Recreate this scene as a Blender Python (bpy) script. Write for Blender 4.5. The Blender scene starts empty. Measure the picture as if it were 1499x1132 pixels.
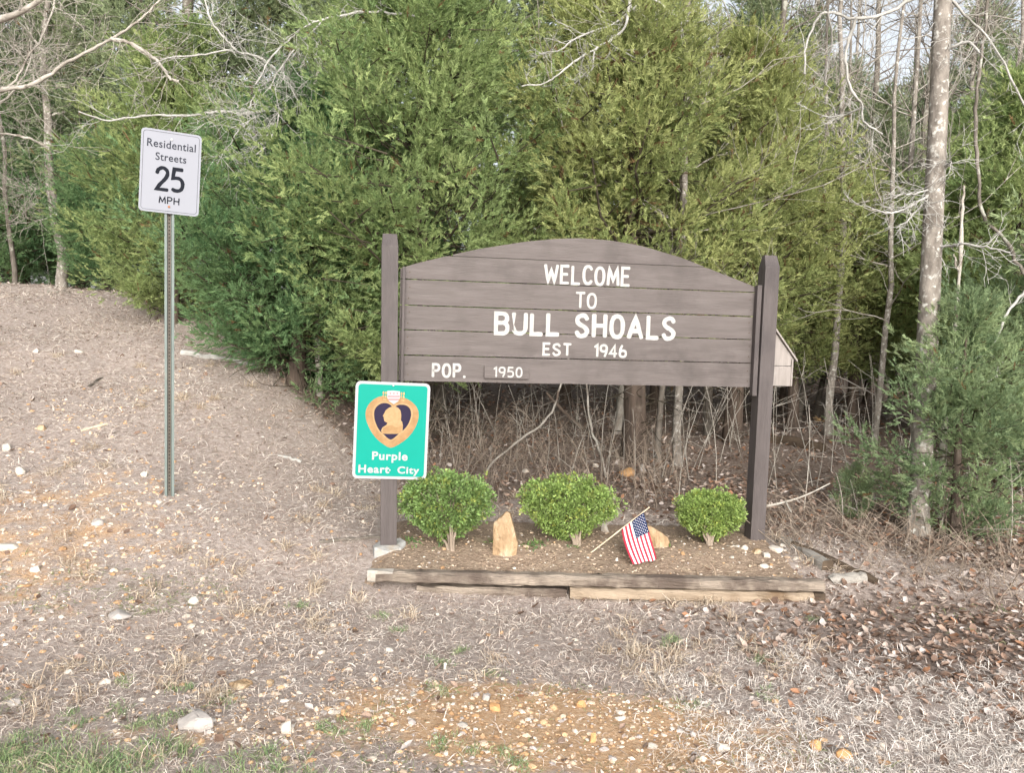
import bpy, bmesh, math, random
import numpy as np
from mathutils import Vector, Matrix

# ------------------------------------------------------------------ camera, sky, sun, exposure
sc = bpy.context.scene
FPX, CX, CY = 1200.0, 749.5, 566.0
EYE = np.array([0.0, 0.0, 1.51])
PITCH, ROLL = math.radians(4.1), math.radians(1.7)
FW = np.array([0, math.cos(PITCH), -math.sin(PITCH)])
_U = np.array([0, math.sin(PITCH), math.cos(PITCH)]); _R = np.array([1.0, 0, 0])
RT = _R*math.cos(ROLL) + _U*math.sin(ROLL)
UP = _U*math.cos(ROLL) - _R*math.sin(ROLL)
cd = bpy.data.cameras.new('camera'); cam = bpy.data.objects.new('camera', cd)
sc.collection.objects.link(cam); sc.camera = cam
cd.sensor_width = 36; cd.lens = 36*FPX/1499; cd.clip_end = 1000; cd.clip_start = 0.05
cam.matrix_world = Matrix(((RT[0], UP[0], -FW[0], EYE[0]), (RT[1], UP[1], -FW[1], EYE[1]), (RT[2], UP[2], -FW[2], EYE[2]), (0, 0, 0, 1)))

SUN_EL, SUN_AZ = math.radians(22), math.radians(172)      # azimuth clockwise from +Y: behind the camera, a little to the right
w = bpy.data.worlds.new('World'); sc.world = w; w.use_nodes = True
nt = w.node_tree; nt.nodes.clear()
sky = nt.nodes.new('ShaderNodeTexSky'); sky.sky_type = 'NISHITA'; sky.sun_disc = False
sky.sun_elevation = SUN_EL; sky.sun_rotation = SUN_AZ; sky.dust_density = 4.0; sky.air_density = 1.0; sky.ozone_density = 1.0
hs = nt.nodes.new('ShaderNodeHueSaturation'); hs.inputs['Saturation'].default_value = 0.3   # a pale overcast sky
bg = nt.nodes.new('ShaderNodeBackground'); bg.inputs['Strength'].default_value = 0.13
wo = nt.nodes.new('ShaderNodeOutputWorld')
nt.links.new(sky.outputs[0], hs.inputs['Color']); nt.links.new(hs.outputs[0], bg.inputs[0]); nt.links.new(bg.outputs[0], wo.inputs[0])
sl = bpy.data.lights.new('sun', 'SUN'); sl.energy = 1.35; sl.angle = math.radians(60); sl.color = (1, 0.965, 0.92)
sun = bpy.data.objects.new('sun', sl); sc.collection.objects.link(sun)
sdir = Vector((math.sin(SUN_AZ)*math.cos(SUN_EL), math.cos(SUN_AZ)*math.cos(SUN_EL), math.sin(SUN_EL)))
sun.rotation_euler = sdir.to_track_quat('Z', 'Y').to_euler(); sun.location = sdir*40
sc.view_settings.view_transform = 'Standard'; sc.view_settings.look = 'None'
sc.view_settings.exposure = 1.15; sc.view_settings.gamma = 1.0; sc.view_settings.use_curve_mapping = False
sc.cycles.max_bounces = 6; sc.cycles.diffuse_bounces = 4; sc.cycles.glossy_bounces = 2
sc.cycles.transmission_bounces = 3; sc.cycles.use_denoising = True

# ------------------------------------------------------------------ helpers
COL = sc.collection
def sm(a, b, t): t = np.clip((t-a)/(b-a), 0, 1); return t*t*(3-2*t)
def ray(px, py):
    return FW + (px-CX)/FPX*RT + (CY-py)/FPX*UP
def at(px, py, d): return EYE + d*ray(px, py)
def lump(x, y):
    return (0.03*np.sin(x*1.7+.6*y+1)+.025*np.sin(y*2.3-.9*x)+.012*np.sin(x*5.1+1.3)*np.cos(y*4.3)+.008*np.sin(9*x+3*y)*np.sin(8*y-2*x))
def G(x, y):
    x = np.asarray(x, float); y = np.asarray(y, float)
    wl = sm(-0.7, -3.2, x)
    gc = -.16 + .16*sm(4.7, 5.7, y) + .055*np.maximum(0, np.minimum(y, 60)-6.3)
    t = np.clip(y-3.7, 0, 9.2); gl = -.16 + .235*t*t/(t+.35) + .015*np.maximum(0, np.minimum(y, 60)-12.9)
    z = gc*(1-wl)+gl*wl
    return z + lump(x, y)*(.35+.65*sm(6, 9, np.hypot(x, y)))
def gp(px, py, zoff=0.0):
    r = ray(px, py); t = np.linspace(1.2, 60, 6000)
    P = EYE + t[:, None]*r
    below = P[:, 2] < G(P[:, 0], P[:, 1])+zoff
    i = int(np.argmax(below))
    assert below.any(), ('ray misses the ground', px, py)
    return P[i].copy()
def hit(px, py, p0, n):
    r = ray(px, py); return EYE + r*(np.dot(np.asarray(p0)-EYE, n)/np.dot(r, n))

def link(o, parent=None):
    COL.objects.link(o)
    if parent is not None: o.parent = parent
    return o
def tag(o, label=None, cat=None, group=None, kind=None):
    if label: o['label'] = label
    if cat: o['category'] = cat
    if group: o['group'] = group
    if kind: o['kind'] = kind
    return o
def empty(name, loc=(0, 0, 0), rz=0, label=None, cat=None, group=None):
    o = bpy.data.objects.new(name, None); o.location = loc; o.rotation_euler = (0, 0, rz); o.empty_display_size = .1
    link(o); return tag(o, label, cat, group)
def arr_mesh(name, V, F, mats, C=None, smooth=False, mi=None):
    """V (n,3); F (m,k) same-size polygons; C (n,3) point colours"""
    V = np.asarray(V, np.float32); F = np.asarray(F, np.int32)
    me = bpy.data.meshes.new(name); k = F.shape[1]
    me.vertices.add(len(V)); me.vertices.foreach_set('co', V.ravel())
    me.loops.add(F.size); me.loops.foreach_set('vertex_index', F.ravel())
    me.polygons.add(len(F)); me.polygons.foreach_set('loop_start', np.arange(0, F.size, k, dtype=np.int32))
    me.polygons.foreach_set('loop_total', np.full(len(F), k, np.int32))
    if mi is not None: me.polygons.foreach_set('material_index', np.asarray(mi, np.int32))
    me.polygons.foreach_set('use_smooth', np.full(len(F), smooth, bool))
    me.update(calc_edges=True)
    if C is not None:
        a = me.color_attributes.new('Col', 'FLOAT_COLOR', 'POINT')
        C4 = np.ones((len(V), 4), np.float32); C4[:, :3] = C; a.data.foreach_set('color', C4.ravel())
    for m in (mats if isinstance(mats, (list, tuple)) else [mats]): me.materials.append(m)
    return me
def mobj(name, me, parent=None, loc=None):
    o = bpy.data.objects.new(name, me); link(o, parent)
    if loc is not None: o.location = loc
    return o
def bm_obj(name, bm, mat, parent=None, smooth=False, bevel=0, loc=None):
    if bevel: bmesh.ops.bevel(bm, geom=list(bm.edges), offset=bevel, segments=2, affect='EDGES', profile=.6)
    bmesh.ops.recalc_face_normals(bm, faces=bm.faces)
    me = bpy.data.meshes.new(name); bm.to_mesh(me); bm.free()
    for m in (mat if isinstance(mat, (list, tuple)) else [mat]): me.materials.append(m)
    if smooth: me.polygons.foreach_set('use_smooth', np.ones(len(me.polygons), bool))
    return mobj(name, me, parent, loc)
def box_bm(x0, x1, y0, y1, z0, z1, bm=None):
    bm = bm or bmesh.new()
    v = [bm.verts.new(p) for p in ((x0,y0,z0),(x1,y0,z0),(x1,y1,z0),(x0,y1,z0),(x0,y0,z1),(x1,y0,z1),(x1,y1,z1),(x0,y1,z1))]
    for f in ((0,3,2,1),(4,5,6,7),(0,1,5,4),(1,2,6,5),(2,3,7,6),(3,0,4,7)): bm.faces.new([v[i] for i in f])
    return bm
def plate_bm(pts, y0, y1):
    """outline in x,z extruded from y1 (back) to y0 (front)"""
    bm = bmesh.new()
    a = [bm.verts.new((p[0], y0, p[1])) for p in pts]; b = [bm.verts.new((p[0], y1, p[1])) for p in pts]
    bm.faces.new(a); bm.faces.new(b[::-1]); n = len(pts)
    for i in range(n): bm.faces.new((a[i], b[i], b[(i+1) % n], a[(i+1) % n]))
    return bm
def tubes(paths, sides=5):
    """paths: list of (pts (n,3), radii (n)) -> V, F quads"""
    Vs, Fs, off = [], [], 0
    ang = np.arange(sides)*2*math.pi/sides; ca, sa = np.cos(ang), np.sin(ang)
    for pts, rad in paths:
        P = np.asarray(pts, float); n = len(P); r = np.asarray(rad, float)
        T = np.gradient(P, axis=0); T /= np.linalg.norm(T, axis=1)[:, None]+1e-9
        ref = np.array([0.31, 0.17, .93]) if abs(T[:, 2]).mean() < .8 else np.array([.93, .3, .1])
        X = np.cross(T, ref); X /= np.linalg.norm(X, axis=1)[:, None]+1e-9; Y = np.cross(T, X)
        V = P[:, None, :] + r[:, None, None]*(ca[None, :, None]*X[:, None, :]+sa[None, :, None]*Y[:, None, :])
        Vs.append(V.reshape(-1, 3))
        i = np.arange(n-1)[:, None]*sides; j = np.arange(sides)[None, :]; j2 = (j+1) % sides
        Fs.append(np.stack([i+j, i+j2, i+sides+j2, i+sides+j], -1).reshape(-1, 4)+off); off += n*sides
    return np.concatenate(Vs), np.concatenate(Fs)
def spline(pts, n=6):
    P = np.asarray(pts, float); Q = np.vstack([2*P[0]-P[1], P, 2*P[-1]-P[-2]]); out = []
    for i in range(len(P)-1):
        a, b, c, d = Q[i:i+4]
        for t in np.linspace(0, 1, n, endpoint=False):
            out.append(.5*((2*b)+(-a+c)*t+(2*a-5*b+4*c-d)*t*t+(-a+3*b-3*c+d)*t**3))
    out.append(P[-1]); return np.array(out)

# ------------------------------------------------------------------ materials
def mat_noise(name, c1, c2, scale=8, rough=.85, bump=.3, bscale=None, detail=6, stretch=(1, 1, 1), c3=None, s3=2.0, spec=.25, thr3=(.55, .7), bdist=.01):
    m = bpy.data.materials.new(name); m.use_nodes = True; t = m.node_tree; N = t.nodes; L = t.links
    b = N['Principled BSDF']; b.inputs['Roughness'].default_value = rough; b.inputs['Specular IOR Level'].default_value = spec
    tc = N.new('ShaderNodeTexCoord'); mp = N.new('ShaderNodeMapping'); mp.inputs['Scale'].default_value = stretch
    L.new(tc.outputs['Object'], mp.inputs[0])
    n = N.new('ShaderNodeTexNoise'); n.inputs['Scale'].default_value = scale; n.inputs['Detail'].default_value = detail; n.inputs['Roughness'].default_value = .65
    L.new(mp.outputs[0], n.inputs[0])
    r = N.new('ShaderNodeValToRGB'); r.color_ramp.elements[0].position = .3; r.color_ramp.elements[1].position = .7
    r.color_ramp.elements[0].color = (*c1, 1); r.color_ramp.elements[1].color = (*c2, 1); L.new(n.outputs[0], r.inputs[0])
    out = r.outputs[0]
    if c3:
        n3 = N.new('ShaderNodeTexNoise'); n3.inputs['Scale'].default_value = s3; n3.inputs['Detail'].default_value = 5; n3.inputs['Roughness'].default_value = .6
        L.new(tc.outputs['Object'], n3.inputs[0])
        r3 = N.new('ShaderNodeMapRange'); r3.inputs[1].default_value = thr3[0]; r3.inputs[2].default_value = thr3[1]; L.new(n3.outputs[0], r3.inputs[0])
        mx = N.new('ShaderNodeMix'); mx.data_type = 'RGBA'; L.new(r3.outputs[0], mx.inputs[0]); L.new(out, mx.inputs[6]); mx.inputs[7].default_value = (*c3, 1)
        out = mx.outputs[2]
    L.new(out, b.inputs['Base Color'])
    if bump:
        nb = N.new('ShaderNodeTexNoise'); nb.inputs['Scale'].default_value = bscale or scale*3; nb.inputs['Detail'].default_value = 6; L.new(mp.outputs[0], nb.inputs[0])
        bp = N.new('ShaderNodeBump'); bp.inputs['Strength'].default_value = bump; bp.inputs['Distance'].default_value = bdist
        L.new(nb.outputs[0], bp.inputs['Height']); L.new(bp.outputs[0], b.inputs['Normal'])
    return m
def mat_leaf(name, trans=.25, rough=.6, spec=.2, scale=30):
    m = bpy.data.materials.new(name); m.use_nodes = True; t = m.node_tree; N = t.nodes; L = t.links
    b = N['Principled BSDF']; b.inputs['Roughness'].default_value = rough; b.inputs['Specular IOR Level'].default_value = spec
    a = N.new('ShaderNodeAttribute'); a.attribute_name = 'Col'
    tc = N.new('ShaderNodeTexCoord'); n = N.new('ShaderNodeTexNoise'); n.inputs['Scale'].default_value = scale; L.new(tc.outputs['Object'], n.inputs[0])
    mr = N.new('ShaderNodeMapRange'); mr.inputs[3].default_value = .75; mr.inputs[4].default_value = 1.25; L.new(n.outputs[0], mr.inputs[0])
    mx = N.new('ShaderNodeVectorMath'); mx.operation = 'SCALE'; L.new(a.outputs['Color'], mx.inputs[0]); L.new(mr.outputs[0], mx.inputs['Scale'])
    L.new(mx.outputs[0], b.inputs['Base Color'])
    if trans:
        tr = N.new('ShaderNodeBsdfTranslucent'); L.new(mx.outputs[0], tr.inputs[0])
        ms = N.new('ShaderNodeMixShader'); ms.inputs[0].default_value = trans
        L.new(b.outputs[0], ms.inputs[1]); L.new(tr.outputs[0], ms.inputs[2]); L.new(ms.outputs[0], N['Material Output'].inputs[0])
    return m
def mat_plain(name, c, rough=.5, spec=.4, var=.08, scale=12, metal=0):
    m = mat_noise(name, [x*(1-var) for x in c], [min(1, x*(1+var)) for x in c], scale=scale, rough=rough, bump=0, spec=spec)
    m.node_tree.nodes['Principled BSDF'].inputs['Metallic'].default_value = metal
    return m
M = {}
M['paint'] = mat_noise('brown_painted_wood', (.088, .074, .07), (.128, .11, .105), scale=3.0, rough=.6, bump=.5, bscale=14, stretch=(1, 6, 9), c3=(.066, .055, .052), s3=2.8, spec=.3, thr3=(.5, .75), bdist=.006)
M['paint_post'] = mat_noise('brown_painted_post', (.066, .055, .053), (.096, .082, .08), scale=3.0, rough=.6, bump=.5, bscale=14, stretch=(9, 9, 1), c3=(.046, .039, .041), s3=1.9, spec=.3, thr3=(.5, .75), bdist=.006)
M['white_paint'] = mat_noise('white_letter_paint', (.32, .315, .30), (.43, .425, .41), scale=25, rough=.6, bump=.2, spec=.3)
M['concrete'] = mat_noise('white_concrete', (.27, .265, .25), (.46, .46, .45), scale=14, rough=.9, bump=.6, c3=(.33, .27, .2), s3=5, spec=.1)
M['timber'] = mat_noise('old_landscape_timber', (.17, .14, .115), (.35, .295, .24), scale=4, rough=.9, bump=.9, bscale=10, stretch=(.7, 8, 8), c3=(.115, .09, .075), s3=3.4, spec=.1, thr3=(.44, .6), bdist=.02)
M['timber_pale'] = mat_noise('pale_landscape_timber', (.2, .155, .11), (.37, .295, .22), scale=4, rough=.9, bump=.8, bscale=10, stretch=(.7, 8, 8), c3=(.16, .11, .07), s3=3, spec=.1, bdist=.012)
M['timber_dark'] = mat_noise('dark_rotten_timber', (.035, .026, .02), (.12, .09, .065), scale=6, rough=.95, bump=.9, bscale=14, spec=.05)
M['timber_grey'] = mat_noise('grey_weathered_timber', (.2, .185, .165), (.4, .375, .34), scale=5, rough=.9, bump=.8, stretch=(1, 7, 7), c3=(.12, .1, .085), s3=3, spec=.1)
M['end_white'] = mat_noise('bleached_timber_end', (.3, .265, .225), (.5, .47, .43), scale=12, rough=.9, bump=.6, spec=.1)
M['bark'] = mat_noise('grey_bark', (.085, .072, .06), (.24, .215, .185), scale=9, rough=.95, bump=1, bscale=22, stretch=(1, 1, .35), c3=(.36, .36, .31), s3=7, spec=.05, thr3=(.58, .66), bdist=.02)
M['bark_lichen'] = mat_noise('lichen_spotted_bark', (.12, .104, .09), (.31, .28, .245), scale=16, rough=.95, bump=1, bscale=22, stretch=(1, 1, .5), c3=(.5, .49, .45), s3=22, spec=.05, thr3=(.55, .66), bdist=.015)
M['bark_red'] = mat_noise('shaggy_red_bark', (.05, .04, .034), (.145, .11, .088), scale=14, rough=.95, bump=1, bscale=20, stretch=(1, 1, .12), c3=(.2, .17, .14), s3=4, spec=.05, bdist=.02)
M['cedar_limb'] = mat_noise('brown_cedar_limb', (.035, .03, .022), (.1, .085, .062), scale=10, rough=.95, bump=0, spec=.05)
M['dead_twig'] = mat_noise('bleached_dead_branch', (.22, .195, .165), (.5, .47, .42), scale=6, rough=.9, bump=.5, spec=.05, c3=(.13, .1, .08), s3=5)
M['white_twig'] = mat_noise('white_dead_branch', (.26, .25, .23), (.52, .51, .48), scale=6, rough=.9, bump=.4, spec=.05)
M['twig_tan'] = mat_noise('tan_dry_stem', (.19, .15, .115), (.38, .315, .255), scale=3, rough=.9, bump=0, spec=.05)
M['foliage'] = mat_leaf('cedar_foliage', .42)
M['box_leaf'] = mat_leaf('boxwood_leaf', .3, .45, .4)
M['blade'] = mat_leaf('grass_blade', .15, .8, .1)
M['litter'] = mat_leaf('leaf_litter', .08, .75, .15, 60)
M['gravel'] = mat_leaf('gravel_stones', 0, .9, .1, 40)
M['sign_white'] = mat_plain('white_sign_sheet', (.255, .265, .30), .5, .15, .02, 3)
M['sign_back'] = mat_plain('bare_aluminium', (.4, .41, .42), .5, .5, .05, 6)
M['sign_green'] = mat_plain('green_sign_sheet', (.002, .245, .19), .45, .12, .04, 4)
M['ink'] = mat_plain('black_sign_ink', (.01, .012, .018), .6, .08)
M['ink_grey'] = mat_plain('thin_sign_ink', (.035, .038, .05), .6, .08)
M['print_white'] = mat_plain('white_sign_letters', (.35, .35, .36), .5, .15, .02)
M['gold'] = mat_noise('printed_gold', (.24, .14, .062), (.34, .215, .105), scale=18, rough=.5, bump=0, spec=.12)
M['gold_light'] = mat_noise('printed_pale_gold', (.3, .19, .09), (.38, .26, .14), scale=40, rough=.5, bump=0, spec=.12)
M['purple'] = mat_plain('printed_purple', (.017, .012, .034), .5, .12, .1)
M['print_red'] = mat_plain('printed_red', (.45, .12, .13), .4, .4)
M['print_leaf'] = mat_plain('printed_leaf', (.3, .24, .1), .4, .4, .3, 80)
M['post_metal'] = mat_noise('grey_green_painted_steel', (.115, .145, .135), (.165, .2, .19), scale=6, rough=.55, bump=.1, spec=.4, c3=(.3, .27, .22), s3=4, thr3=(.6, .8))
M['post_web'] = mat_noise('rusty_dark_steel', (.07, .06, .05), (.15, .13, .11), scale=18, rough=.7, bump=.2, spec=.3, stretch=(1, 1, .2))
M['hole'] = mat_plain('dark_hole', (.015, .013, .012), .9, .05)
M['rust'] = mat_plain('rusty_bolt', (.3, .12, .05), .7, .2, .3, 60)
M['box_wood'] = mat_noise('pale_weathered_board', (.23, .205, .19), (.33, .3, .28), scale=4, rough=.85, bump=.4, stretch=(8, 8, 1), spec=.15, c3=(.42, .4, .38), s3=4)
M['flag_red'] = mat_plain('flag_red_cloth', (.42, .035, .06), .8, .1, .1, 30)
M['flag_white'] = mat_plain('flag_white_cloth', (.74, .72, .72), .8, .1, .04, 30)
M['flag_blue'] = mat_plain('flag_blue_cloth', (.018, .028, .075), .8, .1, .15, 30)
M['stick'] = mat_noise('pale_wood_stick', (.48, .38, .26), (.7, .6, .46), scale=20, rough=.7, bump=.1, spec=.2)
M['rock_tan'] = mat_noise('tan_sandstone', (.25, .165, .095), (.47, .34, .21), scale=9, rough=.92, bump=1, bscale=26, stretch=(1, 1, .6), bdist=.03, spec=.1, c3=(.5, .42, .31), s3=4, thr3=(.5, .65))
M['rock_orange'] = mat_noise('orange_stone', (.42, .22, .09), (.6, .37, .19), scale=8, rough=.92, bump=.8, bscale=22, spec=.1)
M['rock_white'] = mat_noise('white_stone', (.4, .36, .31), (.62, .57, .51), scale=9, rough=.9, bump=.7, bscale=24, spec=.1, c3=(.45, .36, .26), s3=6)
M['rock_grey'] = mat_noise('pale_grey_stone', (.3, .275, .255), (.47, .43, .4), scale=9, rough=.9, bump=.8, bscale=24, spec=.1)

def ground_mat():
    m = bpy.data.materials.new('dry_ground'); m.use_nodes = True; t = m.node_tree; N = t.nodes; L = t.links
    b = N['Principled BSDF']; b.inputs['Roughness'].default_value = .95; b.inputs['Specular IOR Level'].default_value = .05
    tc = N.new('ShaderNodeTexCoord'); a = N.new('ShaderNodeAttribute'); a.attribute_name = 'Col'
    def noise(s, d=8, r=.7):
        n = N.new('ShaderNodeTexNoise'); n.inputs['Scale'].default_value = s; n.inputs['Detail'].default_value = d; n.inputs['Roughness'].default_value = r
        L.new(tc.outputs['Object'], n.inputs[0]); return n.outputs[0]
    def ramp(o, cols):
        r = N.new('ShaderNodeValToRGB'); e = r.color_ramp.elements
        while len(e) < len(cols): e.new(.5)
        for i, (p, c) in enumerate(cols): e[i].position = p; e[i].color = (*c, 1)
        L.new(o, r.inputs[0]); return r.outputs[0]
    def mix(f, x, y):
        k = N.new('ShaderNodeMix'); k.data_type = 'RGBA'; L.new(f, k.inputs[0]); L.new(x, k.inputs[6]); L.new(y, k.inputs[7]); return k.outputs[2]
    sep = N.new('ShaderNodeSeparateColor'); L.new(a.outputs['Color'], sep.inputs[0])
    thatch = ramp(noise(28), [(.25, (.19, .15, .13)), (.45, (.36, .3, .265)), (.6, (.47, .4, .36)), (.8, (.61, .54, .485))])
    soil = ramp(noise(45), [(.25, (.36, .2, .11)), (.5, (.54, .36, .22)), (.75, (.66, .5, .36))])
    litter = ramp(noise(34), [(.25, (.09, .066, .055)), (.45, (.19, .145, .12)), (.6, (.3, .24, .205)), (.8, (.43, .365, .325))])
    def mask(ch, s):
        ad = N.new('ShaderNodeMath'); ad.operation = 'ADD'; L.new(sep.outputs[ch], ad.inputs[0])
        sb = N.new('ShaderNodeMath'); sb.operation = 'MULTIPLY_ADD'; L.new(noise(s, 6), sb.inputs[0]); sb.inputs[1].default_value = 1.3; sb.inputs[2].default_value = -.65
        L.new(sb.outputs[0], ad.inputs[1])
        mr = N.new('ShaderNodeMapRange'); mr.inputs[1].default_value = .35; mr.inputs[2].default_value = .65; L.new(ad.outputs[0], mr.inputs[0]); return mr.outputs[0]
    c = mix(mask(0, 5), thatch, soil); c = mix(mask(1, 3), c, litter)
    L.new(c, b.inputs['Base Color'])
    bp = N.new('ShaderNodeBump'); bp.inputs['Strength'].default_value = .9; bp.inputs['Distance'].default_value = .02
    L.new(noise(60), bp.inputs['Height']); L.new(bp.outputs[0], b.inputs['Normal'])
    return m
M['ground'] = ground_mat()

# zones of the ground: bare orange gravel, leaf litter
def zone_gravel(x, y):
    # gravel patch in front of the sign, a strip across, and thin gravelly spots up the left bank
    a = .95*np.exp(-(((x-.22+.5*(y-3.4))/1.05)**2+((y-3.32)/.45)**2)**1.5)
    b = .45*np.exp(-(((x+.9)/.7)**2+((y-3.3)/.3)**2))
    c = .55*np.exp(-(((x+3.1)/1.2)**2+((y-5.0)/1.6)**2))
    d = .5*np.exp(-(((x+1.0)/.8)**2+((y-3.2)/.22)**2))
    return np.clip(np.maximum.reduce([a, b, c, d]), 0, 1)
EDGE = [(-30, 14.2), (-8.5, 14.0), (-6.8, 13.6), (-4.2, 10.6), (-2.4, 8.7), (-1.3, 7.5), (-.6, 6.9), (0.9, 6.5), (2.3, 5.9), (3.2, 5.3), (5, 4.9), (30, 4.5)]
def wood_edge(x): return np.interp(x, [e[0] for e in EDGE], [e[1] for e in EDGE])
def zone_litter(x, y):
    e = wood_edge(x)
    z = sm(-.3, .7, y-e)
    r = .75*np.exp(-(((x-2.6)/1.2)**2+((y-4.5)/.8)**2)**1.4)
    return np.clip(np.maximum(z, r), 0, 1)

# ------------------------------------------------------------------ ground
def axis(lo, a, b, hi, d, D):
    g = [np.arange(a, b, d)]
    v = a; s = d; l = []
    while v > lo: s *= 1.35; v -= s; l.append(v)
    v = g[0][-1]; s = d; r = []
    while v < hi: s *= 1.35; v += s; r.append(v)
    return np.array(l[::-1]+list(g[0])+r)
gx = axis(-160, -9, 7, 160, .06, 0); gy = axis(-80, 1.6, 14, 220, .06, 0)
X, Y = np.meshgrid(gx, gy); Z = G(X, Y)
Z += (np.random.RandomState(1).rand(*Z.shape)-.5)*.014*(np.abs(X) < 9)
nx, ny = len(gx), len(gy)
i = np.arange(ny-1)[:, None]*nx+np.arange(nx-1)[None, :]
F = np.stack([i, i+1, i+nx+1, i+nx], -1).reshape(-1, 4)
C = np.stack([zone_gravel(X, Y), zone_litter(X, Y), 0*X], -1).reshape(-1, 3)
gme = arr_mesh('ground', np.stack([X, Y, Z], -1).reshape(-1, 3), F, M['ground'], C, True)
tag(mobj('ground', gme), kind='structure')

# ------------------------------------------------------------------ welcome sign
SL = np.array([-.80, 5.43]); SR = np.array([1.79, 5.86]); SD = SR-SL; SLEN = float(np.linalg.norm(SD)); SYAW = math.atan2(SD[1], SD[0])
DU = np.array([SD[0], SD[1], 0])/SLEN; DN = np.array([DU[1], -DU[0], 0])       # DN: towards the viewer
def on_sign(px, py, yoff=0.0):
    """pixel -> (u, z) in the sign's own frame on the plane yoff behind the post axis"""
    p0 = np.array([SL[0], SL[1], 0])-DN*yoff
    p = hit(px, py, p0, DN); return float(np.dot(p-np.array([SL[0], SL[1], 0]), DU)), float(p[2])
sign = empty('welcome_sign', (SL[0], SL[1], 0), SYAW, 'brown wooden arched town welcome sign between two square posts', 'sign')
PW = .054
def post(name, u, zt, lean, zb):
    bm = box_bm(-PW, PW, -PW, PW, zb, zt-.085)
    top = [v for v in bm.verts if v.co.z > 0]
    f = [fc for fc in bm.faces if all(v in top for v in fc.verts)][0]
    r = bmesh.ops.inset_region(bm, faces=[f], thickness=.004, depth=0)
    r = bmesh.ops.extrude_face_region(bm, geom=[f]); vs = [g for g in r['geom'] if isinstance(g, bmesh.types.BMVert)]
    for v in vs: v.co.z += .085; v.co.x *= .86; v.co.y *= .30
    bmesh.ops.delete(bm, geom=[f], context='FACES_ONLY') if f.is_valid else None
    for v in bm.verts: v.co.x += u + lean*v.co.z
    return bm_obj(name, bm, M['paint_post'], sign, bevel=.004)
post('post', 0, 2.10, -.014, -.3)
post('post', SLEN, 2.075, .004, -.3)
# boards: seams traced on the board plane
BY = .012                                         # board front plane, a little behind the post's axis
bl = [on_sign(588, y, BY)[1] for y in (559, 521.5, 483.8, 446.7, 407.5)]
br = [on_sign(1109, y, BY)[1] for y in (567.5, 530.5, 496.5, 463.5, 429)]
seam = [(a+b)/2 for a, b in zip(bl, br)]
arch_px = [(587, 393), (600, 388), (655, 374.5), (700, 364.5), (770, 353.5), (815, 349.5), (850, 348.5), (895, 352), (940, 360), (1000, 378), (1060, 402), (1090, 414), (1112, 422.5)]
arch = np.array([on_sign(x, y, BY) for x, y in arch_px])
def az(u): return float(np.interp(u, arch[:, 0], arch[:, 1]))
s5 = seam[4] + (seam[4]-seam[0])/4*.97                   # seam between the 5th board and the arched top one
rs = random.Random(3)
ux0, ux1 = PW-.01, SLEN-PW+.01
for k in range(4):
    g = .0034; dy = rs.uniform(-.0015, .0015)
    n = 14; us = np.linspace(ux0, ux1, n); e = [rs.uniform(-.0012, .0012) for _ in us]
    pts = [(u, seam[k]+g+e[j]) for j, u in enumerate(us)]+[(u, seam[k+1]-g+e[j]) for j, u in enumerate(us)][::-1]
    bm_obj('board', plate_bm(pts, BY+dy, BY+.038+dy), M['paint'], sign)
us = np.linspace(ux0, ux1, 60)
pts = [(u, seam[4]+.0034) for u in (ux0, ux1)]+[(u, min(az(u), s5-.0034)) for u in us[::-1]]
bm_obj('board', plate_bm(pts, BY-.001, BY+.037), M['paint'], sign)
in5 = [u for u in us if az(u) > s5+.002]
pts = [(in5[0], s5+.0005), (in5[-1], s5+.0005)]+[(u, az(u)) for u in in5[::-1]]
bm_obj('board', plate_bm(pts, BY+.001, BY+.039), M['paint'], sign)
# battens that hold the boards against the posts
for u0, u1, zt, zb in ((PW+.0025, PW+.021, arch[0, 1]+.01, seam[0]-.0), (SLEN-PW-.036, SLEN-PW-.0025, az(SLEN-PW)+.02, seam[0]-.055)):
    bm_obj('batten', box_bm(u0, u1, -.04, BY-.003, zb, zt), M['paint_post'], sign, bevel=.003)
bm_obj('back_brace', box_bm(SLEN*.5-.045, SLEN*.5+.045, BY+.042, BY+.08, seam[0]+.02, s5+.02), M['paint_post'], sign, bevel=.003)
# nail heads
bm = bmesh.new()
for k in range(5):
    for u in (ux0+.06, ux1-.07):
        for f in (.28, .72):
            z = seam[k]+f*.165
            bmesh.ops.create_circle(bm, cap_ends=True, radius=.0042, segments=8, matrix=Matrix.Translation((u+rs.uniform(-.006, .006), BY-.0028, z)) @ Matrix.Rotation(math.pi/2, 4, 'X'))
bm_obj('nail_heads', bm, M['timber_dark'], sign)['kind'] = 'stuff'

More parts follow.
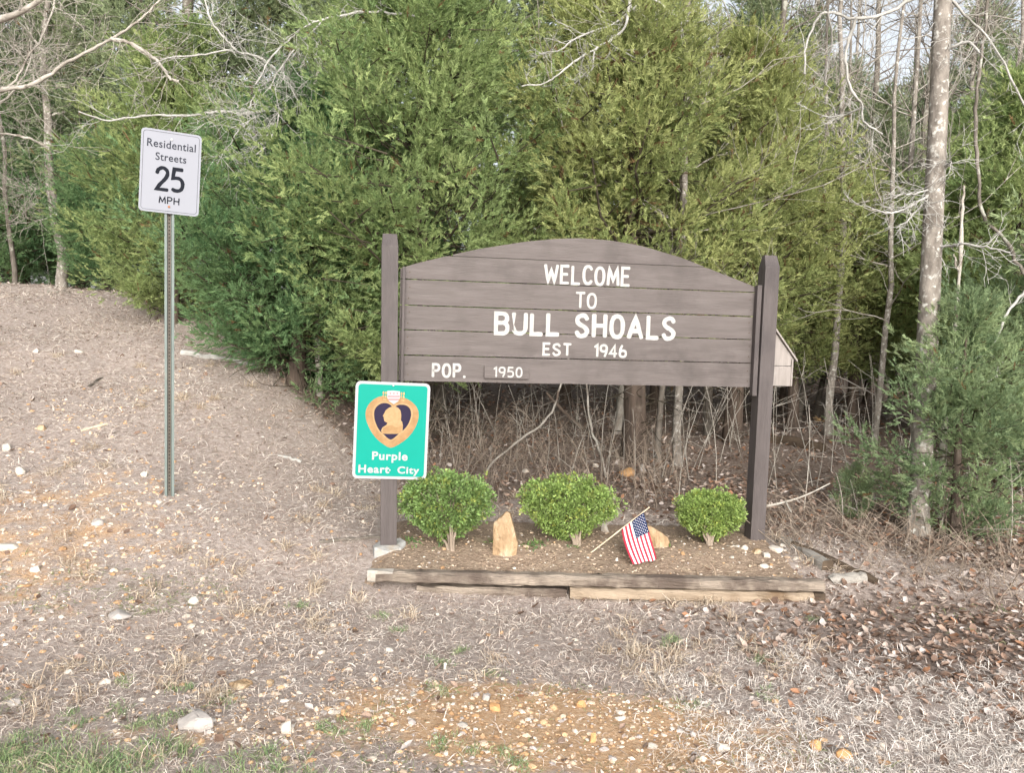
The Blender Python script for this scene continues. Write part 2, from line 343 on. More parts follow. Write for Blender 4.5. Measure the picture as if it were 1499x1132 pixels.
# painted letters: strokes with rounded ends
def ell(cx, cy, rx, ry, a0, a1, n=14, p=2.35):
    out = []
    for a in np.linspace(math.radians(a0), math.radians(a1), n):
        c, s = math.cos(a), math.sin(a)
        out.append((cx+rx*math.copysign(abs(c)**(2/p), c), cy+ry*math.copysign(abs(s)**(2/p), s)))
    return out
def s_curve(w): return [tuple(p) for p in spline([(w*.96, .83), (w*.76, .985), (w*.45, 1.0), (w*.1, .9), (w*.04, .72), (w*.28, .57), (w*.7, .45), (w*.97, .28), (w*.86, .08), (w*.5, .0), (w*.2, .03), (0, .2)], 3)]
GL = {
 'W': (.84, [[(0, 1), (.2, 0), (.42, .8), (.64, 0), (.84, 1)]]), 'E': (.5, [[(.5, 1), (0, 1), (0, 0), (.5, 0)], [(0, .52), (.42, .52)]]),
 'L': (.5, [[(0, 1), (0, 0), (.5, 0)]]), 'C': (.56, [ell(.3, .5, .3, .5, 38, 322)]), 'O': (.6, [ell(.3, .5, .3, .5, 90, 450, 22)]),
 'M': (.72, [[(0, 0), (.06, 1), (.36, .2), (.66, 1), (.72, 0)]]), 'T': (.58, [[(0, 1), (.58, 1)], [(.29, 1), (.29, 0)]]),
 'B': (.56, [[(.28, .53), (0, .53), (0, 1), (.28, 1)]+ell(.28, .765, .25, .235, 85, -85, 8), [(0, .53), (0, 0), (.3, 0)]+ell(.3, .265, .26, .265, -85, 85, 9)]),
 'U': (.58, [[(0, 1), (0, .3)]+ell(.29, .3, .29, .3, 180, 360, 11)+[(.58, 1)]]), 'S': (.56, [s_curve(.56)]),
 'H': (.58, [[(0, 1), (0, 0)], [(.58, 1), (.58, 0)], [(0, .5), (.58, .5)]]), 'A': (.68, [[(0, 0), (.34, 1), (.68, 0)], [(.13, .32), (.55, .32)]]),
 'P': (.52, [[(0, 0), (0, 1), (.26, 1)]+ell(.26, .74, .26, .26, 85, -85, 8)+[(0, .48)]]), '.': (.12, [[(.0, .02), (.1, .02)]]),
 '1': (.2, [[(0, .8), (.2, 1), (.2, 0)]]), '9': (.5, [ell(.25, .72, .25, .28, 0, 360, 16), [(.5, .72), (.47, .35), (.34, 0)]]),
 '4': (.54, [[(.38, 0), (.38, 1), (0, .28), (.54, .28)]]), '6': (.5, [ell(.25, .28, .25, .28, 180, -180, 16), [(0, .28), (.03, .65), (.17, 1)]]),
 '5': (.5, [[(.46, 1), (.08, 1), (.03, .57)]+ell(.22, .3, .28, .3, 100, -130, 11)]), '0': (.5, [ell(.25, .5, .25, .5, 90, 450, 20)]), ' ': (.3, [])}
def ribbon(P, hw, closed, jit, rnd):
    P = np.array(P); n = len(P)
    if closed: P = P[:-1]; n -= 1; T = np.roll(P, -1, 0)-np.roll(P, 1, 0); A = P-np.roll(P, 1, 0); B = np.roll(P, -1, 0)-P
    else:
        A = np.vstack([P[1]-P[0], np.diff(P, axis=0)]); B = np.vstack([np.diff(P, axis=0), P[-1]-P[-2]])
    A = A/np.linalg.norm(A, axis=1)[:, None]; B = B/np.linalg.norm(B, axis=1)[:, None]
    nA = np.stack([-A[:, 1], A[:, 0]], 1); nB = np.stack([-B[:, 1], B[:, 0]], 1)
    m = nA+nB; m /= np.linalg.norm(m, axis=1)[:, None]+1e-9
    k = np.minimum(1/np.maximum((m*nA).sum(1), .3), 1.75)
    h = hw*(1+np.array([rnd.uniform(-jit, jit) for _ in range(n)]))
    return P+m*(k*h)[:, None], P-m*(k*h)[:, None], A, B
def stroke_text(name, text, boxpx, hw, gap, y, parent, mat, seed, word_gap=.5, frame=None):
    """letters fitted into the pixel box (x0,y0,x1,y1) on the plane y"""
    frame = frame or (lambda px, py: on_sign(px, py, y))
    x0, y0, x1, y1 = boxpx; ym = (y0+y1)/2; xm = (x0+x1)/2
    ua, za = frame(x0, ym); ub, zb = frame(x1, ym); zt = frame(xm, y0)[1]; z0 = frame(xm, y1)[1]
    H = zt-z0; rnd = random.Random(seed)
    tot = sum((word_gap if c == ' ' else GL[c][0]) for c in text)+gap*(len(text)-1)
    hwv = hw*H; sx = (ub-ua-2*hwv)/tot; hz = H-2*hwv
    V, Fc, pos = [], [], 0; layer = 0
    for c in text:
        wd, st = GL[c] if c != ' ' else (word_gap, [])
        ox = ua+hwv+pos*sx; oz = z0+hwv+(pos/tot-.5)*(zb-za)*0+rnd.uniform(-.012, .012)*H; sc_ = 1+rnd.uniform(-.025, .025)
        for k, s in enumerate(st):
            closed = abs(s[0][0]-s[-1][0])+abs(s[0][1]-s[-1][1]) < 1e-6 and len(s) > 6
            P = [(ox+q[0]*sx*sc_, oz+q[1]*hz*sc_) for q in s]
            if c in 'WEMTHLA1' :                                   # split long straight runs so the hand-painted edge can wander
                Q = []
                for a, b in zip(P[:-1], P[1:]): Q += [(a[0]+(b[0]-a[0])*t, a[1]+(b[1]-a[1])*t) for t in (0, .33, .66)]
                P = Q+[P[-1]]
            l, r, A, B = ribbon(P, hwv, closed, .09, rnd)
            yy = y-.0012-.0004*k; b0 = len(V); n = len(l)
            for i in range(n): V.append((l[i][0], yy, l[i][1])); V.append((r[i][0], yy, r[i][1]))
            for i in range(n-1 if not closed else n):
                j = (i+1) % n; Fc.append((b0+2*i, b0+2*j, b0+2*j+1, b0+2*i+1))
            if not closed:
                for idx, d in ((0, -A[0]), (n-1, B[-1])):
                    e0 = len(V); p, q = np.array(l[idx]), np.array(r[idx])
                    V.append((*(p*.78+q*.22+d*hwv*.55)[[0]], yy, (p*.78+q*.22+d*hwv*.55)[1])); V.append(((p*.22+q*.78+d*hwv*.55)[0], yy, (p*.22+q*.78+d*hwv*.55)[1]))
                    Fc.append((b0+2*idx, b0+2*idx+1, e0+1, e0) if idx == 0 else (b0+2*idx+1, b0+2*idx, e0, e0+1))
        pos += wd+gap
    me = bpy.data.meshes.new(name); me.from_pydata([tuple(map(float, v)) for v in V], [], Fc); me.update()
    me.materials.append(mat); return mobj(name, me, parent)
LB = BY-.0022
stroke_text('painted_word', 'WELCOME', (796, 388.5, 923, 418), .074, .3, LB, sign, M['white_paint'], 1)
stroke_text('painted_word', 'TO', (842, 428, 874, 452.5), .074, .28, LB, sign, M['white_paint'], 2)
stroke_text('painted_word', 'BULL', (723, 457, 820, 492), .088, .3, LB, sign, M['white_paint'], 3)
stroke_text('painted_word', 'SHOALS', (841, 460, 990, 497), .088, .33, LB, sign, M['white_paint'], 4)
stroke_text('painted_word', 'EST', (794, 502, 837, 521.5), .088, .33, LB, sign, M['white_paint'], 5)
stroke_text('painted_number', '1946', (869, 504, 918, 524), .088, .26, LB, sign, M['white_paint'], 6)
stroke_text('painted_word', 'POP.', (632, 531.5, 683, 553.5), .088, .34, LB, sign, M['white_paint'], 7)
ua, zt = on_sign(709, 534.5, BY-.012); ub, zb = on_sign(774, 556, BY-.012); zc = on_sign(709, 553.5, BY-.012)[1]
plq = bm_obj('population_plate', box_bm(ua, ub, BY-.022, BY-.0035, (zb+zc)/2, zt-.004), M['paint'], sign, bevel=.003)
stroke_text('painted_number', '1950', (722, 537, 765, 553), .075, .28, BY-.0225, plq, M['white_paint'], 8)

# concrete collar at the foot of the left post
def rock_hull(rng, size, n=18, flat=.0, power=2.6):
    bm = bmesh.new(); P = rng.normal(size=(n, 3)); P /= (np.abs(P)**power).sum(1)[:, None]**(1/power)
    P *= np.array(size)/2*(1+rng.uniform(-.12, .12, (n, 1)))
    for p in P: bm.verts.new(p)
    r = bmesh.ops.convex_hull(bm, input=list(bm.verts))
    for v in [v for v in bm.verts if not v.link_faces]: bm.verts.remove(v)
    bmesh.ops.bevel(bm, geom=list(bm.edges), offset=min(size)*.05, segments=1, affect='EDGES')
    return bm
def rock_pts(pts):
    bm = bmesh.new()
    for p in pts: bm.verts.new(p)
    bmesh.ops.convex_hull(bm, input=list(bm.verts))
    for v in [v for v in bm.verts if not v.link_faces]: bm.verts.remove(v)
    return bm
rng = np.random.default_rng(11)
bm = bmesh.new()
ring = [(-.1, -.105), (-.01, -.135), (.085, -.1), (.125, -.01), (.085, .085), (0, .105), (-.085, .09), (-.11, -.01)]
lo = [bm.verts.new((a, b, -.2)) for a, b in ring]; hi = [bm.verts.new((a*.93, b*.93, .008+.022*math.sin(5*k))) for k, (a, b) in enumerate(ring)]
inn = [bm.verts.new((math.copysign(PW+.004, a) if abs(a) > .05 else a*.6, math.copysign(PW+.004, b) if abs(b) > .05 else b*.6, .01)) for a, b in ring]
for k in range(8):
    j = (k+1) % 8; bm.faces.new((lo[k], lo[j], hi[j], hi[k])); bm.faces.new((hi[k], hi[j], inn[j], inn[k]))
bm.faces.new(inn); bm.faces.new(lo[::-1])
col_ = bm_obj('concrete_collar', bm, M['concrete'], bevel=.006); col_.location = (SL[0], SL[1], .028); col_.rotation_euler.z = SYAW
tag(col_, 'rough white concrete collar around the foot of the left sign post', 'concrete footing')

# ------------------------------------------------------------------ green medal sign on the left post
ctr = np.array([SL[0], SL[1], 0])+DN*(PW+.012)
hc = hit(573, 631, ctr, DN)
hs_ = empty('medal_sign', hc, SYAW, 'green Purple Heart City sign with gold heart medal, fixed to left post', 'sign')
hs_.rotation_euler = (0, math.radians(1.3), SYAW)
HW, HH = .243, .322
def rrect(w_, h_, r, n=6):
    out = []
    for cx, cy, a in ((w_-r, h_-r, 0), (-w_+r, h_-r, 90), (-w_+r, -h_+r, 180), (w_-r, -h_+r, 270)):
        for t in np.linspace(0, 90, n): out.append((cx+r*math.cos(math.radians(a+t)), cy+r*math.sin(math.radians(a+t))))
    return out
bm_obj('sign_plate', plate_bm(rrect(HW, HH, .034), 0, .004), M['print_white'], hs_)
def sheet(name, pts, y, mat, parent):
    return bm_obj(name, plate_bm(pts, y, y+.0004), mat, parent)
sheet('green_field', rrect(HW-.0185, HH-.0185, .02), -.0012, M['sign_green'], hs_)
SC = .000703
def zl(x, y): return ((x-472+(y-552)*.021)*SC, -(y-552-(x-472)*.035)*SC)
def closed_spline(pts, n=4):
    P = [tuple(p) for p in pts]; Q = P[-1:]+P+P[:2]; out = []
    Q = np.array(Q, float)
    for i in range(len(P)):
        a, b, c, d = Q[i:i+4]
        for t in np.linspace(0, 1, n, endpoint=False): out.append(tuple(.5*((2*b)+(-a+c)*t+(2*a-5*b+4*c-d)*t*t+(-a+3*b-3*c+d)*t**3)))
    return out
heart_o = [(480, 262), (440, 240), (390, 226), (330, 240), (272, 285), (240, 340), (230, 402), (245, 472), (282, 552), (334, 622), (402, 680), (468, 712), (540, 682), (620, 622), (680, 545), (714, 465), (722, 400), (708, 340), (668, 290), (615, 253), (570, 240), (520, 250)]
heart_i = [(478, 326), (452, 303), (415, 290), (370, 295), (330, 325), (310, 370), (312, 430), (330, 490), (360, 545), (400, 585), (467, 634), (536, 585), (580, 548), (620, 500), (645, 440), (652, 390), (640, 345), (610, 315), (570, 305), (530, 308), (500, 322)]
bust = [(480, 321), (445, 333), (415, 358), (404, 384), (388, 410), (397, 420), (400, 442), (406, 461), (434, 477), (424, 496), (388, 520), (377, 548), (384, 574), (400, 579), (545, 580), (574, 560), (577, 500), (570, 466), (558, 455), (560, 400), (552, 360), (530, 335), (505, 322)]
shield = [(425, 175), (484, 172), (543, 178), (545, 240), (528, 275), (487, 300), (445, 273), (427, 240)]
med = sheet('gold_heart', [zl(*p) for p in closed_spline(heart_o)], -.002, M['gold'], hs_)
inner = [((x-475)*1.09+475, (y-455)*1.09+455) for x, y in heart_i]
sheet('heart_rim', [zl(*p) for p in closed_spline(inner)], -.0026, M['gold_light'], med)
sheet('purple_heart', [zl(*p) for p in closed_spline(heart_i)], -.0032, M['purple'], med)
sheet('gold_bust', [zl(*p) for p in bust], -.0038, M['gold_light'], med)
sheet('bust_coat', [zl(*p) for p in [(440, 500), (395, 525), (385, 568), (402, 574), (540, 574), (566, 556), (566, 505), (520, 520), (480, 500)]], -.0044, M['gold'], med)
sh = sheet('shield', [zl(*p) for p in shield], -.0038, M['print_white'], med)
for y0, y1, x0, x1 in ((222, 233, 432, 541), (250, 262, 437, 537)):
    sheet('stripe', [zl(x0, y0), zl(x1, y0), zl(x1, y1), zl(x0, y1)], -.0044, M['print_red'], sh)
for cx in (455, 487, 519):
    sheet('star', [zl(cx+(11 if k % 2 == 0 else 5)*math.sin(k*math.pi/5), 199-(11 if k % 2 == 0 else 5)*math.cos(k*math.pi/5)) for k in range(10)], -.0044, M['print_red'], sh)
for s, cx in ((-1, 402), (1, 568)):
    for k, (dx, dy, rr) in enumerate(((-10, 195, 13), (12, 195, 13), (-12, 226, 12), (10, 226, 12), (-4, 256, 11), (11, 258, 10))):
        sheet('leaf', [zl(cx+dx+rr*.7*math.cos(a), dy+(6 if s > 0 else 0)+rr*1.2*math.sin(a)) for a in np.linspace(0, 2*math.pi, 9)[:-1]], -.0044, M['print_leaf'] if k % 2 else M['gold_light'], med)
def font_text(name, text, x0, x1, z0, zt, y, mat, parent, bold=0.0, cap_only=True, spacing=1.0, italic=0):
    cu = bpy.data.curves.new(name, 'FONT'); cu.body = text; cu.size = 1; cu.offset = bold; cu.resolution_u = 4; cu.space_character = spacing
    o = bpy.data.objects.new(name, cu); COL.objects.link(o); bpy.context.view_layer.update()
    dg = bpy.context.evaluated_depsgraph_get(); me = bpy.data.meshes.new_from_object(o.evaluated_get(dg))
    COL.objects.unlink(o); bpy.data.objects.remove(o)
    n = len(me.vertices); co = np.zeros(n*3); me.vertices.foreach_get('co', co); co = co.reshape(-1, 3)
    a, b = co[:, 0].min(), co[:, 0].max(); base = -bold; top = .729+bold if cap_only else co[:, 1].max()
    V = np.zeros_like(co); V[:, 0] = x0+(co[:, 0]-a)/(b-a)*(x1-x0); V[:, 2] = z0+(co[:, 1]-base)/(top-base)*(zt-z0); V[:, 1] = y
    me.vertices.foreach_set('co', V.ravel()); me.update(); me.materials.clear(); me.materials.append(mat)
    me.name = name; return mobj(name, me, parent)
def zt_text(t, x0, y0, x1, y1, **k):
    xa, _ = zl(x0, (y0+y1)/2); xb, _ = zl(x1, (y0+y1)/2); zb = zl((x0+x1)/2, y1)[1]; zt_ = zl((x0+x1)/2, y0)[1]
    return font_text('printed_word', t, xa, xb, zb, zt_, -.0026, M['print_white'], hs_, **k)
zt_text('Purple', 298, 745, 628, 829, bold=.03, spacing=1.12)
zt_text('Heart', 174, 868, 460, 950, bold=.03, spacing=1.12)
zt_text('City', 535, 888, 740, 961, bold=.03, spacing=1.12)
for z in (HH*.93, -.262):
    bm = bmesh.new(); bmesh.ops.create_cone(bm, cap_ends=True, segments=10, radius1=.006, radius2=.005, depth=.005, matrix=Matrix.Translation((0.0, -.004, z)) @ Matrix.Rotation(math.pi/2, 4, 'X'))
    bm_obj('bolt', bm, M['sign_back'], hs_)

# ------------------------------------------------------------------ speed limit sign
sb = gp(248, 728)
pxm = FPX/np.dot(sb-EYE, FW)
topz = sb[2] + (730-200)/pxm
spd = empty('speed_limit_sign', (sb[0], sb[1], sb[2]), math.radians(20), 'white speed limit 25 sign on a thin steel channel post on the bank', 'sign')
Hs = topz-sb[2]
wv, dv, th = .032, .018, .004
prof = [(-wv, 0), (-.0155, 0), (-.0115, dv), (.0115, dv), (.0155, 0), (wv, 0), (wv, th), (.02, th), (.015, dv+th), (-.015, dv+th), (-.02, th), (-wv, th)]
def extr(prof_, z0, z1, flt=None):
    bm = bmesh.new(); a = [bm.verts.new((p[0], p[1], z0)) for p in prof_]; b = [bm.verts.new((p[0], p[1], z1)) for p in prof_]
    bm.faces.new(a[::-1]); bm.faces.new(b)
    for i in range(len(prof_)): j = (i+1) % len(prof_); bm.faces.new((a[i], a[j], b[j], b[i]))
    return bm
chan = bm_obj('channel_post', extr(prof, -.35, Hs-.04), M['post_metal'], spd)
bm_obj('channel_web', box_bm(-.0112, .0112, dv-.0015, dv-.0004, -.3, Hs), M['post_web'], chan)
bm = bmesh.new()
zz = .05
while zz < Hs-.5:
    bmesh.ops.create_circle(bm, cap_ends=True, radius=.0055, segments=8, matrix=Matrix.Translation((0, dv-.0022, zz)) @ Matrix.Rotation(math.pi/2, 4, 'X')); zz += .0254
bm_obj('punched_holes', bm, M['hole'], chan)['kind'] = 'stuff'
pn = np.array([math.sin(math.radians(24)), -math.cos(math.radians(24)), 0]); 
SYW = math.radians(24); sn = np.array([math.sin(SYW), -math.cos(SYW), 0])
p0 = sb+sn*.012
c0 = hit(249.5, 252.5, p0, sn)
q = c0-sb; 
spd.rotation_euler.z = SYW
loc_u = float(np.dot(q, [math.cos(SYW), math.sin(SYW), 0]))
plate_root = bpy.data.objects.new('sign_face', None)
vL = hit(205, 246, p0, sn); vR = hit(293.5, 259, p0, sn); SW = float(np.linalg.norm((vR-vL)[:2]))/2
SH = float(hit(249.5, 192, p0, sn)[2]-hit(249.5, 313, p0, sn)[2])/2
print('speed plate', SW*2, SH*2, 'post', Hs, 'depth', np.dot(sb-EYE, FW))
ct, st_ = math.cos(math.radians(2.2)), math.sin(math.radians(2.2))
zc0 = float(c0[2]-sb[2])
def tilt(o):
    for v in o.data.vertices:
        x, z = v.co.x, v.co.z; v.co.x = x*ct+z*st_+loc_u; v.co.z = -x*st_+z*ct+zc0
    return o
face = tilt(bm_obj('sign_plate', plate_bm(rrect(SW, SH, .028), -.012, -.009), M['sign_white'], spd))
o1, i1 = rrect(SW-.014, SH-.014, .02), rrect(SW-.0162, SH-.0162, .0185)
bm = bmesh.new(); a = [bm.verts.new((p[0], -.0132, p[1])) for p in o1]; b = [bm.verts.new((p[0], -.0132, p[1])) for p in i1]
for k in range(len(a)): j = (k+1) % len(a); bm.faces.new((a[k], a[j], b[j], b[k]))
tilt(bm_obj('border_line', bm, M['ink_grey'], face))
# text boxes as fractions of the plate (from the photograph's plate: x 100..690, y 100..995 of the zoom)
def sp_text(t, fx0, fx1, fz0, fz1, mat, **k):
    return tilt(font_text('printed_word', t, (fx0*2-1)*SW, (fx1*2-1)*SW, (fz0*2-1)*SH, (fz1*2-1)*SH, -.0134, mat, face, **k))
sp_text('Residential', .10, .905, .785, .887, M['ink_grey'], spacing=1.06, bold=.012)
sp_text('Streets', .245, .755, .632, .73, M['ink_grey'], spacing=1.06, bold=.012)
GL['2'] = (.5, [[tuple(p) for p in spline([(.0, .74), (.06, .9), (.25, 1.0), (.44, .9), (.48, .72), (.38, .5), (.16, .24), (.0, .0)], 4)]+[(.26, .0), (.5, .0)]])
def sp_stroke(t, fx0, fx1, fz0, fz1, hw, gap, mat):
    fr = lambda a, b: ((a*2-1)*SW, (b*2-1)*SH)
    return tilt(stroke_text('printed_word', t, (fx0, fz1, fx1, fz0), hw, gap, -.0125, face, mat, 9, frame=fr))
sp_stroke('25', .25, .745, .262, .57, .07, .2, M['ink'])
sp_stroke('MPH', .325, .67, .112, .205, .075, .26, M['ink'])
for z, mt in ((.082, M['rust']), (.9, M['sign_back'])):
    bm = bmesh.new(); bmesh.ops.create_cone(bm, cap_ends=True, segments=12, radius1=.0085, radius2=.007, depth=.006, matrix=Matrix.Translation((0, -.0155, (z*2-1)*SH)) @ Matrix.Rotation(math.pi/2, 4, 'X'))
    tilt(bm_obj('bolt', bm, mt, face))
link(plate_root); bpy.data.objects.remove(plate_root)

# ------------------------------------------------------------------ little house-shaped box behind the right post
bw = at(1136, 525, 6.12)
hb = empty('house_box', (bw[0]-.02, bw[1], 0), SYAW+math.radians(4), 'small pale wooden gabled box peeking out behind the right sign post', 'wooden box')
zb_, ze_, zp_ = at(1150, 566, 6.12)[2], at(1169, 524, 6.12)[2], at(1136, 484, 6.12)[2]
hwid = .165; zmid = at(1150, 536, 6.12)[2]
bm_obj('lower_wall', box_bm(-hwid, hwid, 0, .2, zb_, zmid-.003), M['box_wood'], hb, bevel=.003)
bm_obj('upper_wall', plate_bm([(-hwid+.004, zmid+.001), (hwid-.004, zmid+.001), (hwid-.004, ze_), (0, zp_-.008), (-hwid+.004, ze_)], .004, .196), M['box_wood'], hb)
sl_ = (zp_-ze_)/hwid; ov = .028
for s in (-1, 1):
    bm_obj('roof_board', plate_bm([(0, zp_+.0), (s*(hwid+ov), zp_-sl_*(hwid+ov)), (s*(hwid+ov), zp_-sl_*(hwid+ov)+.016), (0, zp_+.018)], -.02, .22), M['box_wood'], hb)
for s in (-1, 1):
    bm_obj('corner_trim', box_bm(s*hwid-(.012 if s > 0 else 0), s*hwid+(.012 if s < 0 else 0), -.006, -.0015, zb_+.002, ze_-.01), M['box_wood'], hb)
bm_obj('support_post', box_bm(-.04, .04, .06, .14, float(G(bw[0], bw[1]+.1))-.2, zb_-.001), M['timber_dark'], hb)

# ------------------------------------------------------------------ planting bed and its timbers
A0, A1 = gp(537, 869), gp(1208, 881)
bd = A1-A0; BLEN = float(np.hypot(bd[0], bd[1])); BYAW = math.atan2(bd[1], bd[0])
bx, by = np.array([math.cos(BYAW), math.sin(BYAW)]), np.array([-math.sin(BYAW), math.cos(BYAW)])
def bed_xy(u, v): return A0[:2]+bx*u+by*v
def timber(name, u0, u1, v0, z0, h, d, mat, label, group='landscape timbers edging the bed', end=None, taper=0, sag=0, seed=0, yaw=0, white=0):
    rg = np.random.default_rng(seed); n = max(8, int((u1-u0)/.05)); bm = bmesh.new(); rings = []
    L_ = u1-u0
    for i in range(n):
        t = i/(n-1); u = (t-.5)*L_; r = []
        hh = h*(1-taper*(1-t)) ; zc_ = sag*math.sin(t*math.pi)
        for k, (a, b) in enumerate(((-.5, -.36), (-.36, -.5), (.36, -.5), (.5, -.36), (.5, .3), (.34, .5), (-.34, .5), (-.5, .3))):
            r.append(bm.verts.new((u, a*d+rg.uniform(-.006, .006), b*hh+h/2+zc_+rg.uniform(-.005, .005))))
        rings.append(r)
    for i in range(n-1):
        for k in range(8): j = (k+1) % 8; bm.faces.new((rings[i][k], rings[i][j], rings[i+1][j], rings[i+1][k]))
    f0 = bm.faces.new(rings[0][::-1]); f1 = bm.faces.new(rings[-1])
    o = bm_obj(name, bm, [mat, end or mat], smooth=False)
    o.data.polygons[-1].material_index = 1; o.data.polygons[-2].material_index = 1
    for p in o.data.polygons:
        if white and p.center.x < -L_/2+white*(1 if p.center.z > h*.6 else .3)+rg.uniform(-.04, .04): p.material_index = 1
    c = bed_xy((u0+u1)/2, v0); o.location = (c[0], c[1], z0); o.rotation_euler.z = BYAW+yaw
    if label: tag(o, label, 'timber', group)
    return o
zg = float(A0[2])
ztop = hit(870, 845, np.array([*bed_xy(BLEN/2, 0), 0]), np.array([by[0], by[1], 0.]))[2]
hT = .068
up0 = timber('landscape_timber', .0, BLEN-.005, .045, ztop-hT, hT, .09, M['timber'], 'long dark cracked landscape timber, top one along the front of the bed', end=M['end_white'], seed=1, white=.17)
low0 = timber('landscape_timber', BLEN*.44, BLEN-.075, .03, ztop-2*hT-.004, hT, .09, M['timber_pale'], 'shorter pale landscape timber lying under the long one at front', seed=2)
timber('landscape_timber', BLEN*.5, BLEN-.0, .018, ztop-2.75*hT, hT*.7, .08, M['timber'], 'lowest landscape timber, mostly sunk in the soil below the pale one', seed=3)
timber('landscape_timber', .3, BLEN*.435, .075, ztop-2*hT-.03, hT, .08, M['timber'], 'half buried landscape timber under the left half of the bed edge', seed=4)
st = bm_obj('timber_stake', box_bm(-.037, .037, -.04, .04, -.2, hT+.0), M['timber_dark'], bevel=.006)
c = bed_xy(BLEN-.034, .04); st.location = (c[0], c[1], ztop-2*hT-.006); st.rotation_euler.z = BYAW
tag(st, 'dark square timber block under the right end of the top timber', 'timber')
# right-hand side timbers
def log_px(name, p0px, p1px, r, mat, label, cat='timber', sides=8, lift=.5, group=None, knob=.1, seed=0):
    a = gp(*p0px); b = gp(*p1px); rg = np.random.default_rng(seed); n = 9
    P = np.array([a+(b-a)*t for t in np.linspace(0, 1, n)])
    zg_ = np.maximum(G(P[:, 0], P[:, 1]), P[:, 2]); P[:, 2] = zg_*.5+(a[2]+(b[2]-a[2])*np.linspace(0, 1, n))*.5+r*lift
    P += rg.normal(0, r*knob, P.shape); R = r*(1+rg.uniform(-.15, .15, n))
    V, F_ = tubes([(P, R)], sides); o0 = P[0].copy()
    bm = bmesh.new(); vs = [bm.verts.new(v-o0) for v in V]
    for f in F_: bm.faces.new([vs[k] for k in f])
    bm.faces.new(vs[:sides][::-1]); bm.faces.new(vs[-sides:])
    o = bm_obj(name, bm, mat); o.location = o0
    return tag(o, label, cat, group)
side1 = timber('landscape_timber', 0, .62, 0, 0, .085, .09, M['timber_grey'], 'grey landscape timber running back along the right side of the bed', seed=5, end=M['timber_dark'])
c = gp(1205, 838); side1.location = (c[0]-.02, c[1]+.32, ztop-hT*.75); side1.rotation_euler.z = math.radians(100)
log_px('weathered_log', (1216, 853), (1268, 850), .04, M['timber_grey'], 'short grey weathered log end beside the right corner of the bed', seed=6, lift=.3)
log_px('rotten_log', (1160, 802), (1282, 856), .026, M['timber_dark'], 'thin dark rotten log slanting past the right corner of the bed', seed=7, lift=.8)
# soil of the bed
gu = np.linspace(-.12, BLEN+.02, 76); gv = np.linspace(.07, 1.5, 36)
UU, VV = np.meshgrid(gu, gv); XX = A0[0]+bx[0]*UU+by[0]*VV; YY = A0[1]+bx[1]*UU+by[1]*VV
g0 = G(XX, YY); zb0 = (ztop-.012)+.05*sm(.07, .6, VV)+.012*np.sin(UU*5)*np.sin(VV*7+1)
edge = sm(.0, .25, UU+.12)*sm(0, .18, BLEN+.02-UU)*sm(0, .35, 1.5-VV)
eu = sm(.0, .16, UU+.04)*sm(0, .06, BLEN+.02-UU)
ZZ = np.where(VV < .071, zb0*eu+(g0-.05)*(1-eu), (g0-.035)*(1-edge)+np.maximum(zb0, g0+.01)*edge)+(np.random.RandomState(5).rand(*XX.shape)-.5)*.012
n1, n2 = len(gu), len(gv); ii = np.arange(n2-1)[:, None]*n1+np.arange(n1-1)[None, :]
def soil_z(x, y):
    d = np.array([x, y])-A0[:2]; u, v = float(d@bx), float(d@by)
    if u < -.1 or u > BLEN or v < .05 or v > 1.48: return float(G(x, y))
    return max(float(G(x, y)), float(ZZ[np.abs(gv-v).argmin(), np.abs(gu-u).argmin()]))
M['soil'] = mat_noise('bed_soil', (.2, .14, .1), (.42, .325, .245), scale=30, rough=.95, bump=1, bscale=60, spec=.05, c3=(.42, .33, .24), s3=14, thr3=(.55, .7), bdist=.02)
tag(mobj('bed_soil', arr_mesh('bed_soil', np.stack([XX, YY, ZZ], -1).reshape(-1, 3), np.stack([ii, ii+1, ii+n1+1, ii+n1], -1).reshape(-1, 4), M['soil'], None, True)), kind='structure')

def bed_point(px, py):
    """where a pixel ray meets the bed soil"""
    z = ztop+.03
    for _ in range(4):
        r = ray(px, py); p = EYE+r*((z-EYE[2])/r[2]); z = soil_z(p[0], p[1])
    return p
